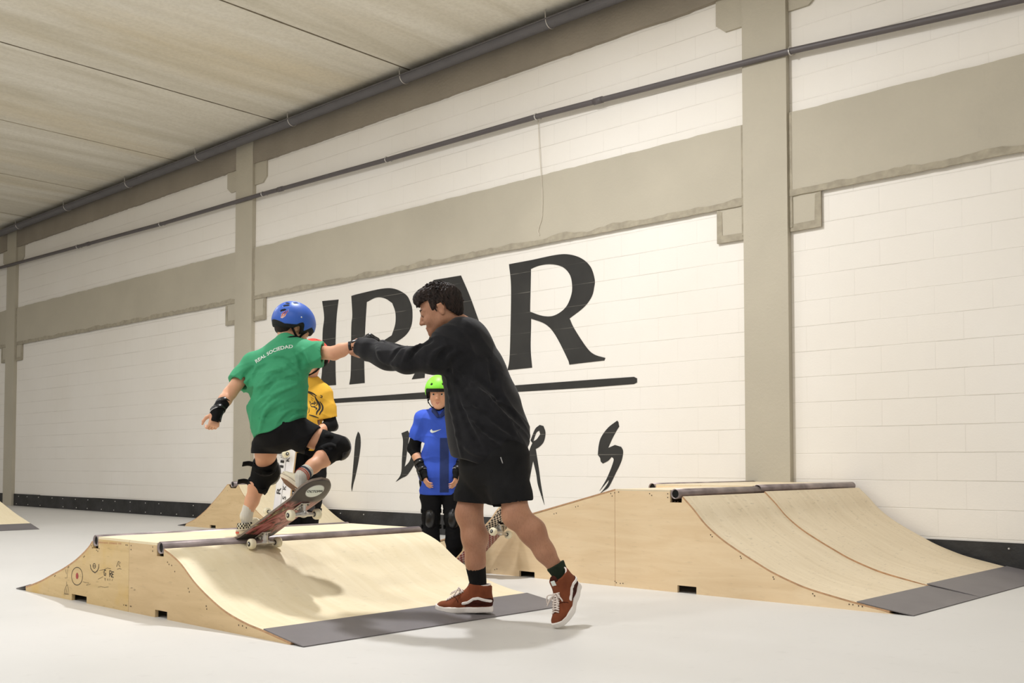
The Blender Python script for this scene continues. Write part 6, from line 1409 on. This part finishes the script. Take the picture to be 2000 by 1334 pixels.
f = Field((-.09, -.2, 1.1), (.09, .1, 1.25), .003); f.chain([A3(-.058, -.02, 1.178), A3(-.05, -.06, 1.165), A3(-.022, -.098, 1.125)], [.016, .018, .012], .006); f.chain([A3(.05, -.02, 1.178), A3(.035, -.06, 1.165), A3(.0, -.098, 1.125)], [.016, .018, .012], .006); f.chain([A3(-.055, .0, 1.178), A3(-.01, .05, 1.19), A3(.05, .0, 1.178)], [.014] * 3, .01); fmesh('collar', f, M['navy'], sb)
# yellow shirt child
J2 = dict(top=1.72, pel=A3(0, 0, .86), wst=A3(0, 0, 1.03), che=A3(0, .01, 1.20), nk=A3(.015, .0, 1.295), sh=(A3(-.125, 0, 1.205), A3(.118, 0, 1.20)), el=(A3(-.21, .0, 1.0), A3(.168, .0, .985)), wr=(A3(-.19, -.16, .87), A3(.03, -.165, .90)),
          hd=(A3(.15, -.3, -.6), A3(-.8, -.25, .1)), pn=(A3(.5, -.1, -.2), A3(-.1, .8, .1)), ts=(1, -1), curl=((.8, 1.0, .8), (.4, .5, .4)), hp=(A3(-.078, 0, .82), A3(.07, 0, .82)), kn=(A3(-.08, -.02, .46), A3(.045, -.02, .46)), an=(A3(-.09, .02, .075), A3(-.01, .02, .075)),
          foot=(0., 0.), toe=(A3(-.4, -1, 0), A3(.1, -1, 0)), hc=A3(.042, -.03, 1.44), hem=.79, slv=.80)
ky, sy, PY = kid_standing('child in a yellow tiger-print t-shirt and red helmet standing behind the ramp', 597, 7.46, M['yellow'], 0, J2, (-.35, -1, -.12), (0, -.05, 1), .95, M['red_helmet'], 'round', 1.045, .8)
T6 = lambda u, v: ky_xy(570 + u / 8.336, 720 + v / 8.338)
def ky_xy(px, py): q = (atc(px, py, 7.33) - person_base(597, 1100, 7.46)) / 1.045; return (q[0], q[2])
tig = [([(185, 375), (250, 370), (330, 400), (385, 440)], 9), ([(240, 385), (300, 410), (340, 450)], 6), ([(355, 440), (380, 500), (420, 570), (430, 640), (395, 700), (385, 745)], 13), ([(430, 530), (470, 590), (475, 650), (450, 700), (430, 745)], 11), ([(440, 425), (470, 440), (460, 465), (435, 455)], 6), ([(280, 580), (320, 560), (360, 580)], 7),
       ([(285, 590), (320, 615), (370, 600)], 6), ([(330, 540), (365, 560), (345, 520)], 6), ([(190, 500), (215, 485), (225, 510)], 6), ([(210, 540), (215, 570)], 7), ([(120, 590), (150, 560), (160, 530)], 6), ([(265, 640), (270, 690), (255, 720)], 4), ([(340, 620), (385, 640), (375, 665)], 9), ([(265, 520), (285, 545), (270, 560)], 5),
       ([(300, 490), (320, 520)], 4), ([(290, 460), (335, 490)], 4), ([(190, 405), (230, 420)], 5), ([(130, 620), (165, 640)], 4), ([(270, 750), (340, 770), (420, 800)], 8), ([(150, 470), (175, 500)], 4), ([(375, 600), (390, 570), (380, 540)], 5), ([(200, 600), (225, 605)], 4)]
polys = []
for pts, wd in tig: polys += stroke_quads([T6(*p) for p in pts], wd / 8.34 / 285 * 1.3)
project_polys('tiger_print', polys, lambda x, z: (x, -.5, z), (0, -1, 0), M['print_black'], sy, sy, .0015)
# the white board held upright by the child in yellow, underside towards us
bt = c2w(atc(565, 836, 7.28)); bb = c2w(atc(539, 1052, 7.28))
ax_ = (bt - bb).normalized(); vn = Vector((-syw * -1, -cyw, 0)); side_c = c2w((-.72, -.69, 0)); upv = -side_c.normalized()
cen = (bt + bb) / 2
wb_root, wb_deck = skateboard('white skateboard with black lettering held upright by the child in yellow', cen, ax_, upv, (bt - bb).length, .20, .42, 'white', .045)
for txt, size, u, v in (('K', .055, .17, .035), ('K', .05, -.03, .035), ('S', .055, -.10, .045), ('R', .085, -.06, -.035), ('NO', .05, .1, .03)):
    if txt == 'NO': continue
    deck_text(wb_deck, txt, size, u, v, 0.0, M['print_black'])
bm = bmesh.new()
for u in (.150, .185, .115): add_box(bm, (u - .009, -.06, -.0022), (u + .009, -.015, -.0008))
obj('black_bars', bm, M['print_black'], wb_deck)
bm = bmesh.new(); add_box(bm, (-.3, .0095, -.0018), (.3, .011, -.0008)); obj('centre_line', bm, M['print_black'], wb_deck)
# the checked board tipped up under the blue child's foot
tail = c2w(atc(893, 1110, 6.98)); tail.z = .012; nose_ = c2w(atc(985, 1016, 6.80)); ax2 = (nose_ - tail).normalized(); cn2 = (nose_ + tail) / 2
upn = Vector((0, 0, 1)) + c2w((-0.2, .42, 0)); upn = (upn - ax2 * upn.dot(ax2)).normalized()
skateboard('checked skateboard tipped up on its tail in front of the tall plywood bank', cn2 - upn * .0, ax2, upn, .76, .195, .37, 'checker', .04)
